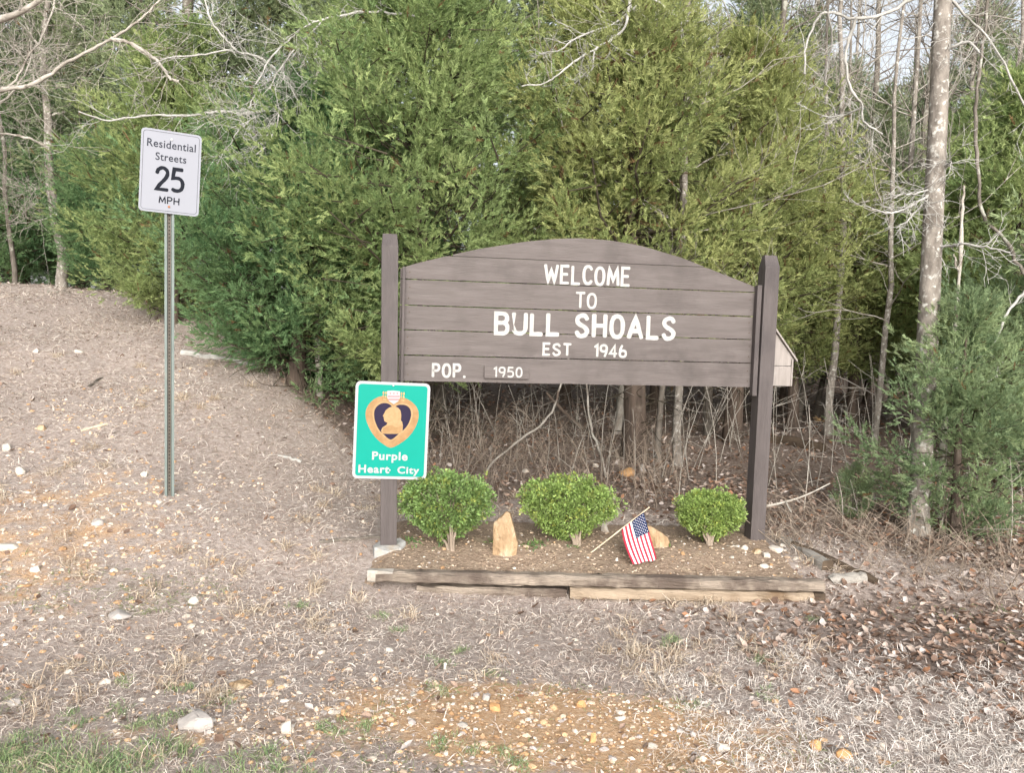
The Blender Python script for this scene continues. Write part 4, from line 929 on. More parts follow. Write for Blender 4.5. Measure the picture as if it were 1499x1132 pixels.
# limbs of a tree that stands just outside the left edge
lb = ground_under(at(-190, 400, 8.0)); zt = at(-150, 40, 8.0)
tr = (spline([np.array(lb)-[0, 0, .2], at(-180, 300, 8.0), at(-165, 120, 8.0), at(-150, -60, 8.0), at(-140, -220, 8.1)], 5), np.linspace(.11, .06, 21))
brs = [traced(p, d, d1, ww) for p, d, d1, ww in (([(-158, 60), (-60, 48), (0, 28), (24, 20), (52, 4), (80, -20)], 8, 7.6, (13, 7)), ([(-165, 120), (-80, 135), (0, 131), (48, 123), (91, 95), (131, 74), (163, 56), (199, 32), (231, 2), (250, -40)], 8, 7.9, (9, 4)),
       ([(163, 56), (187, 62), (215, 78), (235, 93), (248, 113), (262, 119)], 7.9, 7.8, (8, 5)), ([(0, 131), (20, 120), (38, 90), (60, 55), (78, 10), (80, -30)], 8, 8.4, (5, 3)), ([(-165, 150), (-60, 170), (0, 150), (40, 100), (46, 60)], 8, 8.5, (6, 2)))]
traced_tree('roadside_bare_tree', 'bare tree outside the left edge, its pale limbs crossing the top left corner', lb, tr, brs, M['bark'], M['dead_twig'], seed=32, twn=24, twl=.6)
# bleached dead branches left of the big cedar: a dead tree leaning out of the thicket
db = ground_under(at(470, 560, 9.1)); d = 8.3
tr = (spline([np.array(db)-[0, 0, .2], at(462, 420, 9.0), at(458, 280, 8.8), at(457, 151, 8.5), at(480, 60, 8.6), at(500, 22, 8.7)], 5), np.linspace(.04, .015, 26))
brs = [traced(p, d_, d1, ww) for p, d_, d1, ww in (([(457, 151), (429, 123), (409, 105), (382, 85), (358, 78), (330, 74), (294, 80), (254, 83), (223, 93)], 8.5, 7.5, (6.5, 2.5)), ([(457, 151), (409, 159), (358, 165), (318, 163), (278, 169), (223, 169), (159, 175), (115, 163)], 8.5, 7.4, (8, 2.5)),
       ([(346, 74), (330, 56), (310, 32), (302, 0), (300, -40)], 7.9, 7.9, (4.5, 3)), ([(409, 159), (405, 183), (390, 214), (377, 226)], 8.1, 8.0, (3, 1.5)), ([(401, 111), (381, 127), (370, 143), (364, 167)], 8.2, 8.0, (3.5, 1.5)), ([(374, 171), (350, 190), (318, 240)], 8, 7.8, (3, 1)),
       ([(608, 23), (559, 17), (517, 18), (481, 27), (446, 39), (421, 60), (400, 81), (374, 123)], 7.9, 7.7, (5, 3)), ([(473, 28), (440, 62), (410, 100), (395, 130)], 7.9, 7.8, (4, 2)))]
traced_tree('dead_bleached_tree', 'dead tree with bleached branches reaching left out of the big cedar', db, tr, brs, M['dead_twig'], M['white_twig'], seed=33, twn=22, twl=.45)
# white dead branches at the top over the arch: a dead sapling behind the cedars
db = ground_under(at(905, 560, 10.2)); d = 7.6
tr = (spline([np.array(db)-[0, 0, .2], at(930, 400, 9.9), at(945, 200, 9.2), at(932, 20, 8.0), at(930, -120, 7.7)], 6), np.linspace(.05, .02, 25))
brs = [traced(p, d_, d1, ww) for p, d_, d1, ww in (([(930, -30), (922, 0), (916, 36), (895, 57), (870, 72), (845, 87), (817, 110), (796, 122), (764, 126)], 7.7, 7.0, (7, 2.5)), ([(935, 5), (900, 34), (849, 53), (820, 72), (789, 78)], 7.8, 7.1, (5, 2)),
       ([(870, 72), (868, 95), (860, 112)], 7.3, 7.2, (4, 2)), ([(932, -20), (960, 0), (992, 24), (1020, 32), (1034, 28)], 7.7, 7.8, (5.5, 2.5)), ([(563, 44), (534, 44), (506, 51)], 8, 8, (3, 2)), ([(660, -20), (651, 0), (640, 14), (619, 27), (573, 46)], 8, 7.8, (5, 3)))]
traced_tree('white_dead_tree', 'dead tree whose white branches hang into the top centre of the picture', db, tr, brs[:4], M['dead_twig'], M['white_twig'], seed=34, twn=14, twl=.3)
# dark crooked trunk
db = ground_under(at(1040, 560, 10.5)); tr = (np.vstack([np.array(db)-[0, 0, .2], traced([(1040, 420), (1038, 300), (1038, 192), (1038, 152), (1032, 92), (1020, 40), (1004, 0), (990, -60), (985, -160)], 10.3, 10.3, (12, 10))[0]]), None)
tr = (tr[0], np.linspace(.06, .045, len(tr[0])))
traced_tree('crooked_tree', 'dark crooked trunk rising out of the yellow-green cedar', db, tr, [traced([(1006, 5), (980, -30), (960, -80)], 10.3, 10.2, (7, 3))], M['bark'], M['bark'], seed=35, twn=6, twl=.6)
# big lichen-spotted trunk on the right
b = gp(1341, 782); dd = float(np.dot(b-EYE, FW)); print('big trunk depth', dd)
tr = traced([(1341, 786), (1345, 740), (1352, 600), (1360, 450), (1366, 320), (1372, 200), (1376, 100), (1380, 0), (1384, -120), (1388, -300), (1390, -480)], dd, dd, (33, 20)); tr[1][:5] *= np.linspace(1.25, 1, 5)
brs = [traced(p, dd, dd+e, ww) for p, e, ww in (([(1381, -40), (1360, -15), (1331, 0), (1300, 18), (1252, 26), (1212, 18), (1196, 28), (1180, 68), (1178, 108)], .3, (8, 3.5)), ([(1254, 26), (1244, 52), (1238, 88), (1246, 132), (1262, 152), (1264, 176), (1292, 196)], .4, (7, 3)),
       ([(1262, 156), (1236, 168), (1200, 172)], .3, (4, 2)), ([(1212, 18), (1218, 60), (1208, 116)], .4, (4, 2.5)), ([(1362, 284), (1345, 294), (1324, 306), (1300, 312), (1276, 306)], -.4, (6, 2)), ([(1362, 276), (1340, 284), (1324, 284), (1308, 290)], -.3, (5, 2)),
       ([(1350, 300), (1330, 322), (1312, 334)], -.3, (4, 1.5)), ([(1366, 362), (1390, 360), (1411, 358), (1445, 362), (1479, 370)], -.5, (6, 3)), ([(1374, 245), (1388, 242), (1390, 238)], -.12, (10, 7)), ([(1376, 80), (1395, 68), (1420, 62), (1434, 78)], -.2, (7, 4)), ([(1381, -20), (1410, 20), (1450, 60), (1499, 150), (1540, 220)], .5, (6, 3)))]
traced_tree('spotted_tree', 'big straight trunk spotted with white lichen at the right', b, tr, brs, M['bark_lichen'], M['white_twig'], seed=36, twn=12, twl=.3)
# broken snag and vine
b = ground_under(at(1384, 600, 6.9)); tr = traced([(1380, 640), (1388, 560), (1395, 500), (1401, 450), (1407, 340), (1409, 300), (1411, 272)], 6.9, 6.9, (11, 4)); tr = (np.vstack([np.array(b)-[0, 0, .1], tr[0]]), np.concatenate([[tr[1][0]], tr[1]*(1+.2*np.sin(np.arange(len(tr[1]))*1.7))]))
traced_tree('broken_snag', 'thin pale broken snag with splintered top right of the spotted trunk', b, tr, [traced([(1404, 400), (1398, 380), (1396, 372)], 6.9, 6.9, (5, 2))], M['dead_twig'], M['dead_twig'], seed=37, twn=1, twl=.1)
b = ground_under(at(1560, 620, 7.3)); tr = traced([(1560, 640), (1530, 450), (1499, 400), (1471, 352), (1439, 312), (1431, 240), (1429, 160), (1437, 80), (1445, 0), (1450, -100)], 7.3, 7.3, (8, 5)); tr = (np.vstack([np.array(b)-[0, 0, .1], tr[0]]), np.concatenate([[tr[1][0]], tr[1]]))
traced_tree('curved_sapling', 'long thin curved grey sapling bowing along the right edge', b, tr, [traced([(1510, 415), (1489, 440), (1475, 458), (1460, 493), (1446, 516), (1418, 528), (1393, 542)], 7.25, 7.0, (6, 3)), traced([(1446, 516), (1458, 530), (1460, 552)], 7.0, 6.9, (4, 2))], M['bark'], M['white_twig'], seed=38, twn=3, twl=.25)
# leaning dead stems under the sign
for p, d0, ww, mt, lab in (([(708, 690), (762, 644), (802, 612), (821, 565), (835, 510)], 7.6, (5, 4), 'dead_twig', 'pale dead stem leaning right under the sign, above the left boxwood'), ([(888, 700), (877, 659), (865, 626), (859, 567), (855, 500)], 7.9, (5, 4), 'dead_twig', 'pale upright dead stem in the middle below the sign'),
                           ([(905, 676), (859, 632), (830, 608), (800, 575)], 8.0, (9, 6), 'bark_red', 'reddish dead branch slanting down below the middle of the sign')):
    g = gp(*p[0]); d0 = float(np.dot(g-EYE, FW)); tr = traced(p, d0, d0+.4, ww); tr[0][0] = g-np.array([0, 0, .05])
    rg = np.random.default_rng(int(p[0][0])); out = [(q-g, r) for q, r in [tr]]; o2 = []; twigs_on(tr, rg, 6, .3, .003, o2, 1); out += [(q-g, r) for q, r in o2]
    V, F_ = tubes(out, 6); tag(mobj('dead_sapling', arr_mesh('dead_stem', V, F_, M[mt], None, True), None, g), lab, 'dead sapling')
# logs and sticks on the ground
log_px('fallen_log', (268, 519), (389, 545), .035, M['white_twig'], 'bleached fallen log at the foot of the dark bushy cedar', 'log', seed=41, knob=.25)
log_px('fallen_log', (1128, 648), (1206, 662), .07, M['timber_dark'], 'dark fallen log on the wood floor right of the sign post', 'log', seed=42)
log_px('stick', (70, 428), (103, 430), .022, M['bark'], 'dark stick lying near the foot of the slender bare tree', 'stick', seed=43, knob=.3)
log_px('stick', (118, 632), (158, 622), .011, M['stick'], 'pale stick lying on the bank left of the speed limit post', 'stick', seed=44, knob=.3)
log_px('stick', (130, 567), (150, 553), .014, M['bark'], 'short dark stick on the bank, upper left of the speed limit post', 'stick', seed=45, knob=.3)
log_px('stick', (468, 795), (556, 788), .014, M['bark'], 'dark stick lying left of the concrete collar', 'stick', seed=46, knob=.3)
log_px('stick', (408, 668), (440, 678), .014, M['white_twig'], 'short white stick on the dry grass left of the green sign', 'stick', seed=47, knob=.3)
b = bed_point(1000, 742); 
g = gp(1122, 742); P0 = [at(x, y, 6.3) for x, y in ((1118, 742), (1150, 735), (1180, 725), (1215, 708))]
V, F_ = tubes([(spline(np.array(P0), 4)-g, np.linspace(.011, .005, 13)), (spline(np.array([P0[1], at(1158, 750, 6.2), g+np.array([.2, 0, 0])]), 4)-g, np.linspace(.007, .004, 9))], 6)
tag(mobj('dead_branch', arr_mesh('dead_branch', V, F_, M['dead_twig'], None, True), None, g), 'pale dead branch poking out right of the right sign post', 'branch')
g = gp(1005, 752); V, F_ = tubes([(spline(np.array([at(988, 737, 5.9), at(1000, 736, 5.98), at(1020, 733, 6.0), g+np.array([.25, .1, .02])]), 4)-g, np.linspace(.012, .012, 13))], 6)
tag(mobj('dead_branch', arr_mesh('dead_branch', V, F_, M['dead_twig'], None, True), None, g), 'grey dead branch lying behind the tip of the flag stick', 'branch')

# ------------------------------------------------------------------ stones one can pick out
ST = [(918, 698, 26, 14, 'rock_orange', 'orange stone at the edge of the wood below the sign', 0), (283, 1070, 58, 24, 'rock_grey', 'broad flat pinkish stone in the grass at lower left', 0),
      (419, 1076, 19, 20, 'rock_white', 'rounded cream stone in front, right of the broad flat stone', 0), (172, 908, 40, 13, 'rock_grey', 'flat grey stone on the bank in line below the speed post', 0),
      (282, 885, 18, 11, 'rock_white', 'small bright white stone right of the flat grey stone', 0), (348, 1010, 34, 11, 'rock_tan', 'flat tan stone left of the orange gravel', 0),
      (140, 770, 20, 11, 'rock_grey', 'blue-grey stone on the bank lower left of the speed post', 0), (172, 992, 18, 7, 'rock_orange', 'small orange stone at lower left among dry grass', 0),
      (152, 1002, 18, 8, 'rock_white', 'small white stone beside the small orange stone at lower left', 0), (724, 1043, 20, 12, 'rock_orange', 'rounded orange stone in the middle of the orange gravel', 0),
      (851, 1037, 14, 11, 'rock_orange', 'tan-orange stone in the right part of the orange gravel', 0), (868, 1088, 10, 16, 'rock_orange', 'upright yellow-orange pebble near the bottom, centre right', 0),
      (955, 1099, 15, 10, 'rock_white', 'round white stone near the bottom, right of the gravel', 0), (1195, 1100, 19, 15, 'rock_orange', 'orange stone in the pale dry grass at lower right', 0),
      (1236, 1112, 30, 12, 'rock_orange', 'flat orange stone near the bottom edge at lower right', 0), (1060, 1103, 22, 14, 'rock_white', 'pale pinkish stone left of the two orange stones at lower right', 0),
      (602, 1021, 15, 6, 'rock_white', 'flat cream stone at the left part of the orange gravel', 0), (650, 982, 7, 12, 'rock_white', 'white upright chip at the upper rim of the orange gravel', 0),
      (712, 1026, 14, 11, 'rock_grey', 'greyish pebble above the rounded orange stone in the gravel', 0), (570, 955, 14, 7, 'rock_white', 'cream stone left of the gravel, below the bed corner', 0),
      (858, 872, 10, 10, 'rock_grey', 'small pointed stone leaning on the front timber', 0), (1308, 961, 9, 9, 'rock_white', 'white chip among the brown leaves on the right', 0),
      (1298, 962, 13, 9, 'rock_grey', 'pale blue-grey chip among the brown leaves on the right', 0), (1143, 958, 10, 6, 'rock_white', 'white chip in the litter below the right corner of the bed', 0),
      (50, 838, 16, 9, 'rock_white', 'white stone on the bank at the left edge', 0), (10, 806, 30, 13, 'rock_white', 'long cream stone cut by the left edge', 0), (8, 660, 14, 11, 'rock_white', 'white stone high on the bank at the left edge', 0),
      (28, 695, 16, 12, 'rock_white', 'squarish cream stone on the bank near the left edge, below a white one', 0), (60, 630, 14, 10, 'rock_tan', 'cream stone halfway up the bank at left', 0), (210, 698, 11, 8, 'rock_white', 'small white stone left of the speed post foot', 0),
      (232, 738, 10, 6, 'rock_white', 'white pebble right at the foot of the speed post', 0), (52, 517, 12, 7, 'rock_white', 'white stone high on the bank near the left edge', 0), (114, 517, 16, 5, 'rock_white', 'flat white stone high on the bank', 0),
      (100, 990, 14, 9, 'rock_white', 'pale stone low at the left, above the green tufts', 0), (20, 1035, 24, 10, 'rock_grey', 'flat grey stone at lower left behind green tufts', 0), (395, 1003, 12, 9, 'rock_tan', 'small tan stone right of the flat tan stone', 0),
      (770, 692, 12, 6, 'rock_white', 'white stone in the dry weeds below the sign, left', 0), (872, 684, 10, 6, 'rock_white', 'white stone in the dry weeds below the middle of the sign', 0), (941, 690, 10, 10, 'rock_grey', 'grey stone right of the orange stone below the sign', 0),
      (1137, 808, 22, 8, 'rock_white', 'largest of the white stones beside the right post', 1), (1123, 816, 14, 7, 'rock_white', 'white stone left in the pile beside the right post', 1), (1146, 801, 12, 6, 'rock_white', 'white stone at the back of the pile beside the right post', 1),
      (1108, 812, 16, 9, 'rock_tan', 'tan stone right in front of the right post foot', 1), (1090, 806, 12, 8, 'rock_white', 'white stone at the left side of the right post foot', 1), (1080, 803, 9, 5, 'rock_white', 'small white stone between the smallest shrub and the right post', 1),
      (1165, 822, 11, 7, 'rock_white', 'white stone at the right rim of the bed', 1), (1120, 832, 14, 6, 'rock_white', 'flat white stone just behind the front timber, below the right post', 1), (1072, 818, 10, 5, 'rock_white', 'small white stone in the bed soil left of the right post', 1),
      (903, 822, 6, 6, 'rock_white', 'tiny white stone left of the flag in the bed', 1), (838, 834, 11, 7, 'rock_white', 'white stone behind the front timber, below the widest shrub', 1), (885, 780, 12, 16, 'rock_white', 'cream stone half hidden at the upper left of the flag', 1)]
for k, (px, py, wp, hp, mt, lab, bed) in enumerate(ST): rock_at(px, py, wp, hp, mt, lab, 300+k, bool(bed))

# ------------------------------------------------------------------ ground cover: pebbles, dry grass, leaves, weeds
def in_view(x, y, m=.06):
    d = x*FW[0]+y*FW[1]+(G(x, y)-EYE[2])*FW[2]; v = np.stack([x, y, G(x, y)-EYE[2]], -1)
    u = (v@RT)/np.maximum(d, .1)*FPX/1499; t = (v@UP)/np.maximum(d, .1)*FPX/1132
    return (np.abs(u) < .5+m+.25) & (t > -.5-m-.2) & (d > .5)
def scatter(rg, n, dens, x0, x1, y0, y1, near=None):
    """points with density weight; near: sample distance so that the screen is evenly covered"""
    out = []
    while sum(map(len, out)) < n:
        m = 200000; y = y0*(y1/y0)**rg.random(m) if near else rg.uniform(y0, y1, m); x = rg.uniform(-.95, .95, m)*(y+.3) if near else rg.uniform(x0, x1, m)
        ok = in_view(x, y) & (rg.random(m) < dens(x, y)); out.append(np.stack([x, y], 1)[ok])
    return np.concatenate(out)[:n]
def soil_arr(x, y):
    d = np.stack([x, y], 1)-A0[:2]; u = d@bx; v = d@by; g = G(x, y)
    iu = np.clip(np.round((u-gu[0])/(gu[1]-gu[0])).astype(int), 0, len(gu)-1); iv = np.clip(np.round((v-gv[0])/(gv[1]-gv[0])).astype(int), 0, len(gv)-1)
    ins = (u > -.1) & (u < BLEN) & (v > .05) & (v < 1.48)
    return np.where(ins, np.maximum(g, ZZ[iv, iu]), g), ins & (v < 1.3)
def hnoise(x, y, s, seed):
    rg = np.random.default_rng(seed); out = 0*x
    for k in range(6):
        a = rg.uniform(0, 6.28); f = s*rg.uniform(.6, 1.9); out = out+np.sin((x*math.cos(a)+y*math.sin(a))*f+rg.uniform(0, 6.28))
    return out/6
# gravel
ICO = bmesh.new(); bmesh.ops.create_icosphere(ICO, subdivisions=1, radius=1); ico_v = np.array([v.co[:] for v in ICO.verts]); ico_f = np.array([[v.index for v in f.verts] for f in ICO.faces]); ICO.free()
def pebbles(name, xy, size, cols, rg, label, flat=.6):
    n = len(xy); z, _ = soil_arr(xy[:, 0], xy[:, 1]); k = len(ico_v)
    S = size[:, None]*rg.uniform(.6, 1.3, (n, 3))*np.array([1, 1, flat]); a = rg.uniform(0, 6.28, n); ca, sa = np.cos(a)[:, None], np.sin(a)[:, None]
    v = ico_v[None]*S[:, None]*rg.uniform(.75, 1.15, (n, k, 1))
    V = np.stack([v[..., 0]*ca-v[..., 1]*sa+xy[:, :1], v[..., 0]*sa+v[..., 1]*ca+xy[:, 1:], v[..., 2]+(z+size*.12)[:, None]], -1)
    F = (ico_f[None]+(np.arange(n)*k)[:, None, None]).reshape(-1, 3)
    return tag(mobj(name, arr_mesh(name, V.reshape(-1, 3), F, M['gravel'], np.repeat(cols, k, 0))), label, 'gravel', kind='stuff')
rg = np.random.default_rng(51)
def pal(rg, n, cols, wts, jit=.2):
    c = np.array(cols)[rg.choice(len(cols), n, p=np.array(wts)/sum(wts))]; return c*rg.uniform(1-jit, 1+jit, (n, 1))
def d_grav(x, y): return np.clip(.03+1.1*zone_gravel(x, y)+.25*(hnoise(x, y, 2.5, 3) > .25)*(x < 1.2), 0, 1)*(1-.95*zone_litter(x, y))
xy = scatter(rg, 12500, d_grav, 0, 0, 2.5, 9, True); n = len(xy)
size = np.exp(rg.normal(-5.2, .55, n))*(.55+.14*xy[:, 1]); size = np.clip(size, .002, .022)
pebbles('gravel', xy, size, pal(rg, n, [(.52, .35, .21), (.6, .46, .34), (.62, .54, .45), (.42, .26, .14), (.6, .55, .49), (.45, .4, .37)], [5, 6, 4, 3, 1, 2]), rg, 'loose orange and cream gravel strewn over the bare ground')
xy = np.stack([rg.uniform(0, BLEN, 1500), rg.uniform(.1, 1.0, 1500)], 1); xy = A0[:2]+xy[:, :1]*bx+xy[:, 1:]*by
pebbles('bed_gravel', xy, np.clip(np.exp(rg.normal(-5.2, .5, 1500)), .002, .014), pal(rg, 1500, [(.48, .38, .29), (.54, .49, .43), (.36, .27, .19)], [3, 1, 3]), rg, 'small pale pebbles sprinkled on the bed soil')

# dry grass
def blades(name, xy, L_, W_, lay, cols, rg, label, kind='grass', curl=.6):
    n = len(xy); z, _ = soil_arr(xy[:, 0], xy[:, 1]); a = rg.uniform(0, 6.28, n); d = np.stack([np.cos(a), np.sin(a), 0*a], 1); s = np.stack([-np.sin(a), np.cos(a), 0*a], 1)
    base = np.stack([xy[:, 0], xy[:, 1], z-.004], 1); el = lay[:, None]
    upv = np.array([0, 0, 1.0]); d1 = d*np.cos(el)+upv*np.sin(el); e2 = el-curl*rg.uniform(.2, 1.3, (n, 1)); s2 = s*rg.normal(0, .5, (n, 1)); d2 = d*np.cos(e2)+upv*np.sin(e2)+s2
    L_ = L_[:, None]; W_ = W_[:, None]; tw = s*np.cos(.6)+upv*np.sin(.6)*rg.choice([-1, 1], (n, 1))
    mid = base+d1*L_*.5; tip = mid+d2*L_*.5; tip[:, 2] = np.maximum(tip[:, 2], base[:, 2]+.006); mid[:, 2] = np.maximum(mid[:, 2], base[:, 2]+.008)
    V = np.stack([base-tw*W_, base+tw*W_, mid+tw*W_*.9, mid-tw*W_*.9, tip], 1).reshape(-1, 3); o = (np.arange(n)*5)[:, None]
    F = np.concatenate([o+np.array([[0, 1, 2]]), o+np.array([[0, 2, 3]]), o+np.array([[3, 2, 4]])])
    return tag(mobj(name, arr_mesh(name, V, F, M['blade'], np.repeat(cols, 5, 0))), label, kind, kind='stuff')
def d_dry(x, y):
    _, ins = soil_arr(x, y); n1 = hnoise(x, y, 3.2, 8); n2 = hnoise(x, y, 9, 9)
    return np.clip(.6+.45*n1+.4*n2, .12, 1)*np.clip(1-1.05*zone_gravel(x, y), .04, 1)*np.clip(1-1.1*zone_litter(x, y), .02, 1)*(~ins)
rg = np.random.default_rng(52)
xy = scatter(rg, 135000, d_dry, 0, 0, 2.5, 13.5, True); n = len(xy); dist = xy[:, 1]
pale = sm(.5, 1.5, xy[:, 0])*sm(4.4, 3.4, xy[:, 1])
cols = pal(rg, n, [(.49, .415, .36), (.57, .5, .44), (.38, .31, .265), (.65, .59, .53), (.26, .2, .17)], [4, 4, 3, 3, 2])*(1-pale[:, None])+pal(rg, n, [(.64, .585, .54), (.72, .68, .63), (.52, .455, .41), (.36, .29, .245)], [4, 4, 3, 1])*pale[:, None]
gr = (hnoise(xy[:, 0], xy[:, 1], 2.2, 12) > .18) & (rg.random(n) < .3) & (xy[:, 1] < 5); cols[gr] = np.array([.2, .23, .11])*rg.uniform(.7, 1.3, (gr.sum(), 1))
blades('dry_grass', xy, rg.uniform(.025, .08, n)*(.8+.05*dist), np.clip(.00048*dist**.9, .0008, .005)*rg.uniform(.7, 1.4, n), np.abs(rg.normal(.28, .42, n)).clip(.03, 1.35), cols, rg, 'short dead tan grass matted over the bank and the verge')
# standing tufts of dry grass
tc_ = scatter(rg, 190, lambda x, y: d_dry(x, y)*(hnoise(x, y, 3, 21) > 0), 0, 0, 2.5, 10, True)
m = 42; xy = np.repeat(tc_, m, 0)+rg.normal(0, .03, (len(tc_)*m, 2)); n = len(xy)
blades('dry_grass_tufts', xy, rg.uniform(.05, .14, n), np.clip(.0005*xy[:, 1], .0009, .003), np.abs(rg.normal(.75, .35, n)).clip(.1, 1.5), pal(rg, n, [(.5, .41, .31), (.58, .5, .4), (.4, .31, .23)], [1, 1, 1]), rg, 'standing tufts of straw-coloured dead grass', curl=.9)
tc_ = scatter(rg, 420, lambda x, y: np.clip(sm(.5, 1.3, x)*sm(4.6, 3.6, y)*(.6+.6*hnoise(x, y, 5, 23)), 0, 1), 0, 0, 2.5, 5, True); m = 40
xy = np.repeat(tc_, m, 0)+rg.normal(0, .045, (len(tc_)*m, 2)); n = len(xy)
blades('pale_dry_grass', xy, rg.uniform(.04, .1, n), rg.uniform(.0011, .0019, n), np.abs(rg.normal(.5, .4, n)).clip(.05, 1.4), pal(rg, n, [(.66, .61, .56), (.74, .7, .65), (.52, .46, .41)], [3, 3, 2]), rg, 'bleached whitish dead grass at the lower right', curl=1.0)
# green grass at lower left
def d_green(x, y):
    p = 1.2*np.exp(-(((x+1.6)/.45)**2+((y-2.86)/.16)**2))+.5*np.exp(-(((x+1.05)/.5)**2+((y-2.85)/.13)**2)); return np.clip(p*(.5+.9*hnoise(x, y, 10, 4)), 0, 1)
c1 = scatter(rg, 300, d_green, -2.6, 0, 2.6, 3.7)
SPOT = [(115, 1062), (175, 1042), (225, 1058), (205, 1066), (105, 1045), (30, 1080), (260, 1050), (330, 1030), (490, 1075), (390, 1105), (470, 1065), (270, 1012), (185, 1000), (585, 925), (665, 955), (725, 990), (640, 970), (545, 1068), (640, 1010), (975, 945), (985, 940), (1110, 968), (1120, 1020), (1005, 1035), (1190, 910), (440, 890), (560, 905), (690, 1105), (640, 1095), (740, 1110), (770, 1125)]
c2 = np.concatenate([gp(*p)[None, :2]+rg.normal(0, .028, (7, 2)) for p in SPOT]); cc = np.concatenate([c1, c2]); m = 16
xy = np.repeat(cc, m, 0)+rg.normal(0, .016, (len(cc)*m, 2)); n = len(xy)
blades('green_grass', xy, rg.uniform(.03, .085, n)*np.where(np.arange(n) < len(c1)*m, 1, .55), np.full(n, .0014), np.abs(rg.normal(.95, .35, n)).clip(.2, 1.5), pal(rg, n, [(.2, .29, .14), (.27, .36, .16), (.15, .22, .11), (.42, .41, .26)], [3, 3, 2, 2]), rg, 'fresh green grass tufts at the lower left and dotted over the verge')
# fallen leaves
def leaves(name, xy, size, cols, rg, label, zlift=.004):
    n = len(xy); z, _ = soil_arr(xy[:, 0], xy[:, 1]); a = rg.uniform(0, 6.28, n); tilt_ = rg.normal(0, .38, (n, 2))
    d = np.stack([np.cos(a), np.sin(a), tilt_[:, 0]], 1); s = np.stack([-np.sin(a), np.cos(a), tilt_[:, 1]], 1); nn = np.cross(d, s); L_ = size[:, None]; wd = L_*rg.uniform(.2, .36, (n, 1)); cu = L_*rg.uniform(-.05, .26, (n, 1))
    c = np.stack([xy[:, 0], xy[:, 1], z+zlift+size*.2*rg.random(n)], 1)
    V = np.stack([c-d*L_*.5+nn*cu*.6, c-d*L_*.12+s*wd+nn*cu, c+d*L_*.22+s*wd*.8+nn*cu*.8, c+d*L_*.5+nn*cu*.7, c+d*L_*.2-s*wd*.85+nn*cu*.7, c-d*L_*.14-s*wd+nn*cu, c+d*L_*.02], 1).reshape(-1, 3)
    o = (np.arange(n)*7)[:, None]; F = np.concatenate([o+np.array([[i, j, 6]]) for i, j in ((0, 5), (5, 4), (4, 3), (3, 2), (2, 1), (1, 0))])
    return tag(mobj(name, arr_mesh(name, V, F, M['litter'], np.repeat(cols, 7, 0))), label, 'leaves', kind='stuff')
rg = np.random.default_rng(53)
def d_leaf(x, y):
    _, ins = soil_arr(x, y); return np.clip(zone_litter(x, y)**.75*(.75+.45*hnoise(x, y, 4, 5))*np.where(y > 8, .6, 1.0)+.012, 0, 1)*np.where(ins, .05, 1)
xy = scatter(rg, 32000, d_leaf, 0, 0, 2.5, 22, True); n = len(xy)
leaves('leaf_litter', xy, rg.uniform(.024, .062, n)*(.85+.03*xy[:, 1]), pal(rg, n, [(.24, .16, .12), (.32, .23, .18), (.14, .09, .065), (.42, .34, .29), (.32, .17, .10), (.48, .42, .385)], [5, 4, 3, 3, 1.2, 2], .3), rg, 'brown fallen leaves covering the wood floor and the right verge')
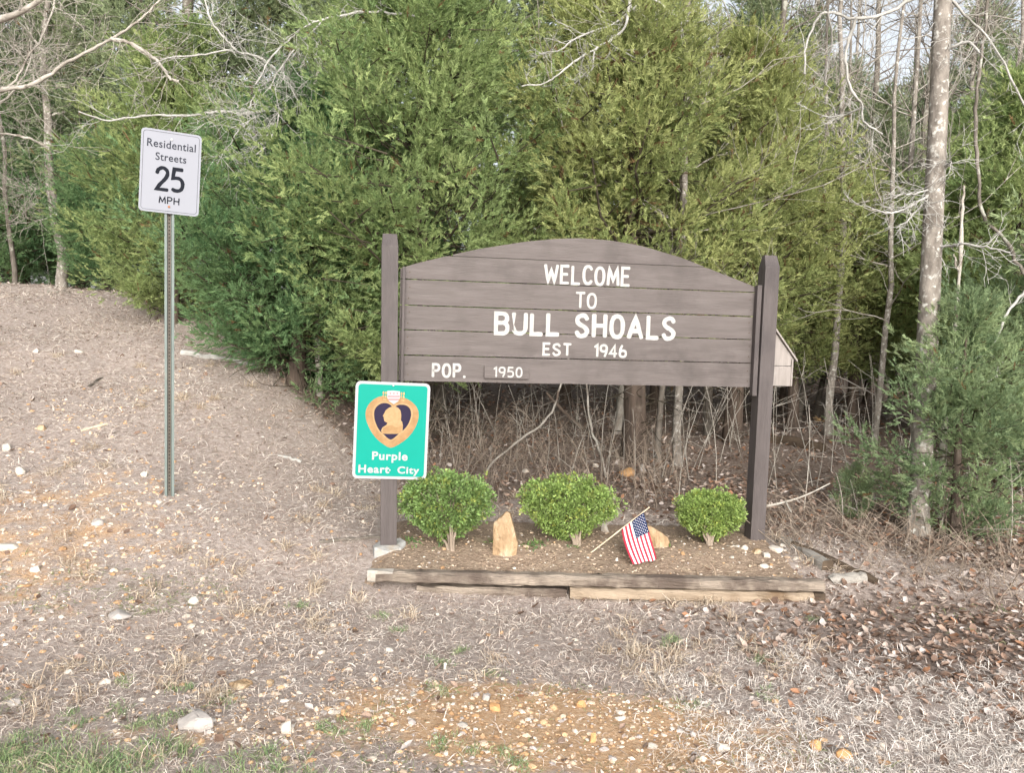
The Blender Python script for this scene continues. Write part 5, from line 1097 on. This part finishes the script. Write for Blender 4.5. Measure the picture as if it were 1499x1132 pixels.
# dry weeds, brambles and stalks at the wood edge
def stalks(name, pts, hgt, rg, label, mat, lean=.25, r=.0022, branch=0, sides=3):
    paths = []
    for (x, y), h in zip(pts, hgt):
        z = float(soil_arr(np.array([x]), np.array([y]))[0][0]); d = np.array([rg.normal(0, lean), rg.normal(0, lean), 1.0]); b = np.array([x, y, z-.02]); k = rg.normal(0, lean*.8, 3)*np.array([1, 1, .4])
        s = np.linspace(0, 1, 5)[:, None]; P = b+d*h*s+k*h*s*s; P[:, 2] = np.maximum(P[:, 2], z-.02); paths.append((P, np.linspace(r, r*.45, 5)*rg.uniform(.7, 1.5)))
        for q in range(branch):
            i = rg.integers(1, 4); e = P[i]+np.array([rg.normal(0, .4), rg.normal(0, .4), rg.uniform(-.1, .5)])*h*.45; paths.append((np.array([P[i], (P[i]+e)/2+rg.normal(0, .02, 3), e]), [r*.6, r*.5, r*.3]))
    V, F_ = tubes(paths, sides); return tag(mobj(name, arr_mesh(name, V, F_, mat, None, True)), label, 'weeds', kind='stuff')
def edge_pts(rg, n, px0, px1, e0, e1):
    out = []
    while len(out) < n:
        x = rg.uniform(-3, 6); y = float(wood_edge(x))+rg.uniform(e0, e1); v = np.array([x, y, float(G(x, y))])-EYE; px = CX+FPX*(v@RT)/(v@FW)
        if px0 < px < px1: out.append((x, y))
    return np.array(out)
rg = np.random.default_rng(54)
stalks('dry_stalks', edge_pts(rg, 360, 590, 1000, .1, 2.2), rg.uniform(.08, .7, 360), rg, 'thicket of thin tan stalks behind the boxwood shrubs under the sign', M['twig_tan'], .3, .0026, 2)
stalks('dry_brambles', edge_pts(rg, 260, 1120, 1499, -.5, 1.0), rg.uniform(.08, .34, 260), rg, 'tangle of dry brambles and weeds at the wood edge on the right', M['twig_tan'], .65, .0028, 3)
stalks('wood_saplings', edge_pts(rg, 150, 560, 1499, .8, 5), rg.uniform(.3, 1.3, 150), rg, 'thin bare seedlings standing in the leaf litter of the wood', M['dead_twig'], .18, .0045, 4, 4)
stalks('bank_weeds', edge_pts(rg, 160, 250, 590, -.4, .5), rg.uniform(.08, .3, 160), rg, 'dry weeds along the foot of the dark cedars on the bank', M['twig_tan'], .5, .002, 2)
# broad-leaved green weeds in the bed
rg = np.random.default_rng(55)
xy = np.concatenate([bed_point(*p)[None, :2]+rg.normal(0, s, (k, 2)) for p, s, k in (((775, 800), .03, 40), ((790, 796), .03, 30), ((720, 838), .025, 22), ((650, 838), .02, 14), ((838, 842), .02, 14), ((600, 795), .05, 40), ((975, 838), .02, 12))]); n = len(xy)
blades('bed_weeds', xy, rg.uniform(.03, .06, n), np.full(n, .005), rg.uniform(.2, 1.2, n), pal(rg, n, [(.1, .17, .07), (.16, .24, .08), (.2, .24, .1)], [2, 2, 1]), rg, 'small green weeds sprouting in the bed soil', 'weeds')
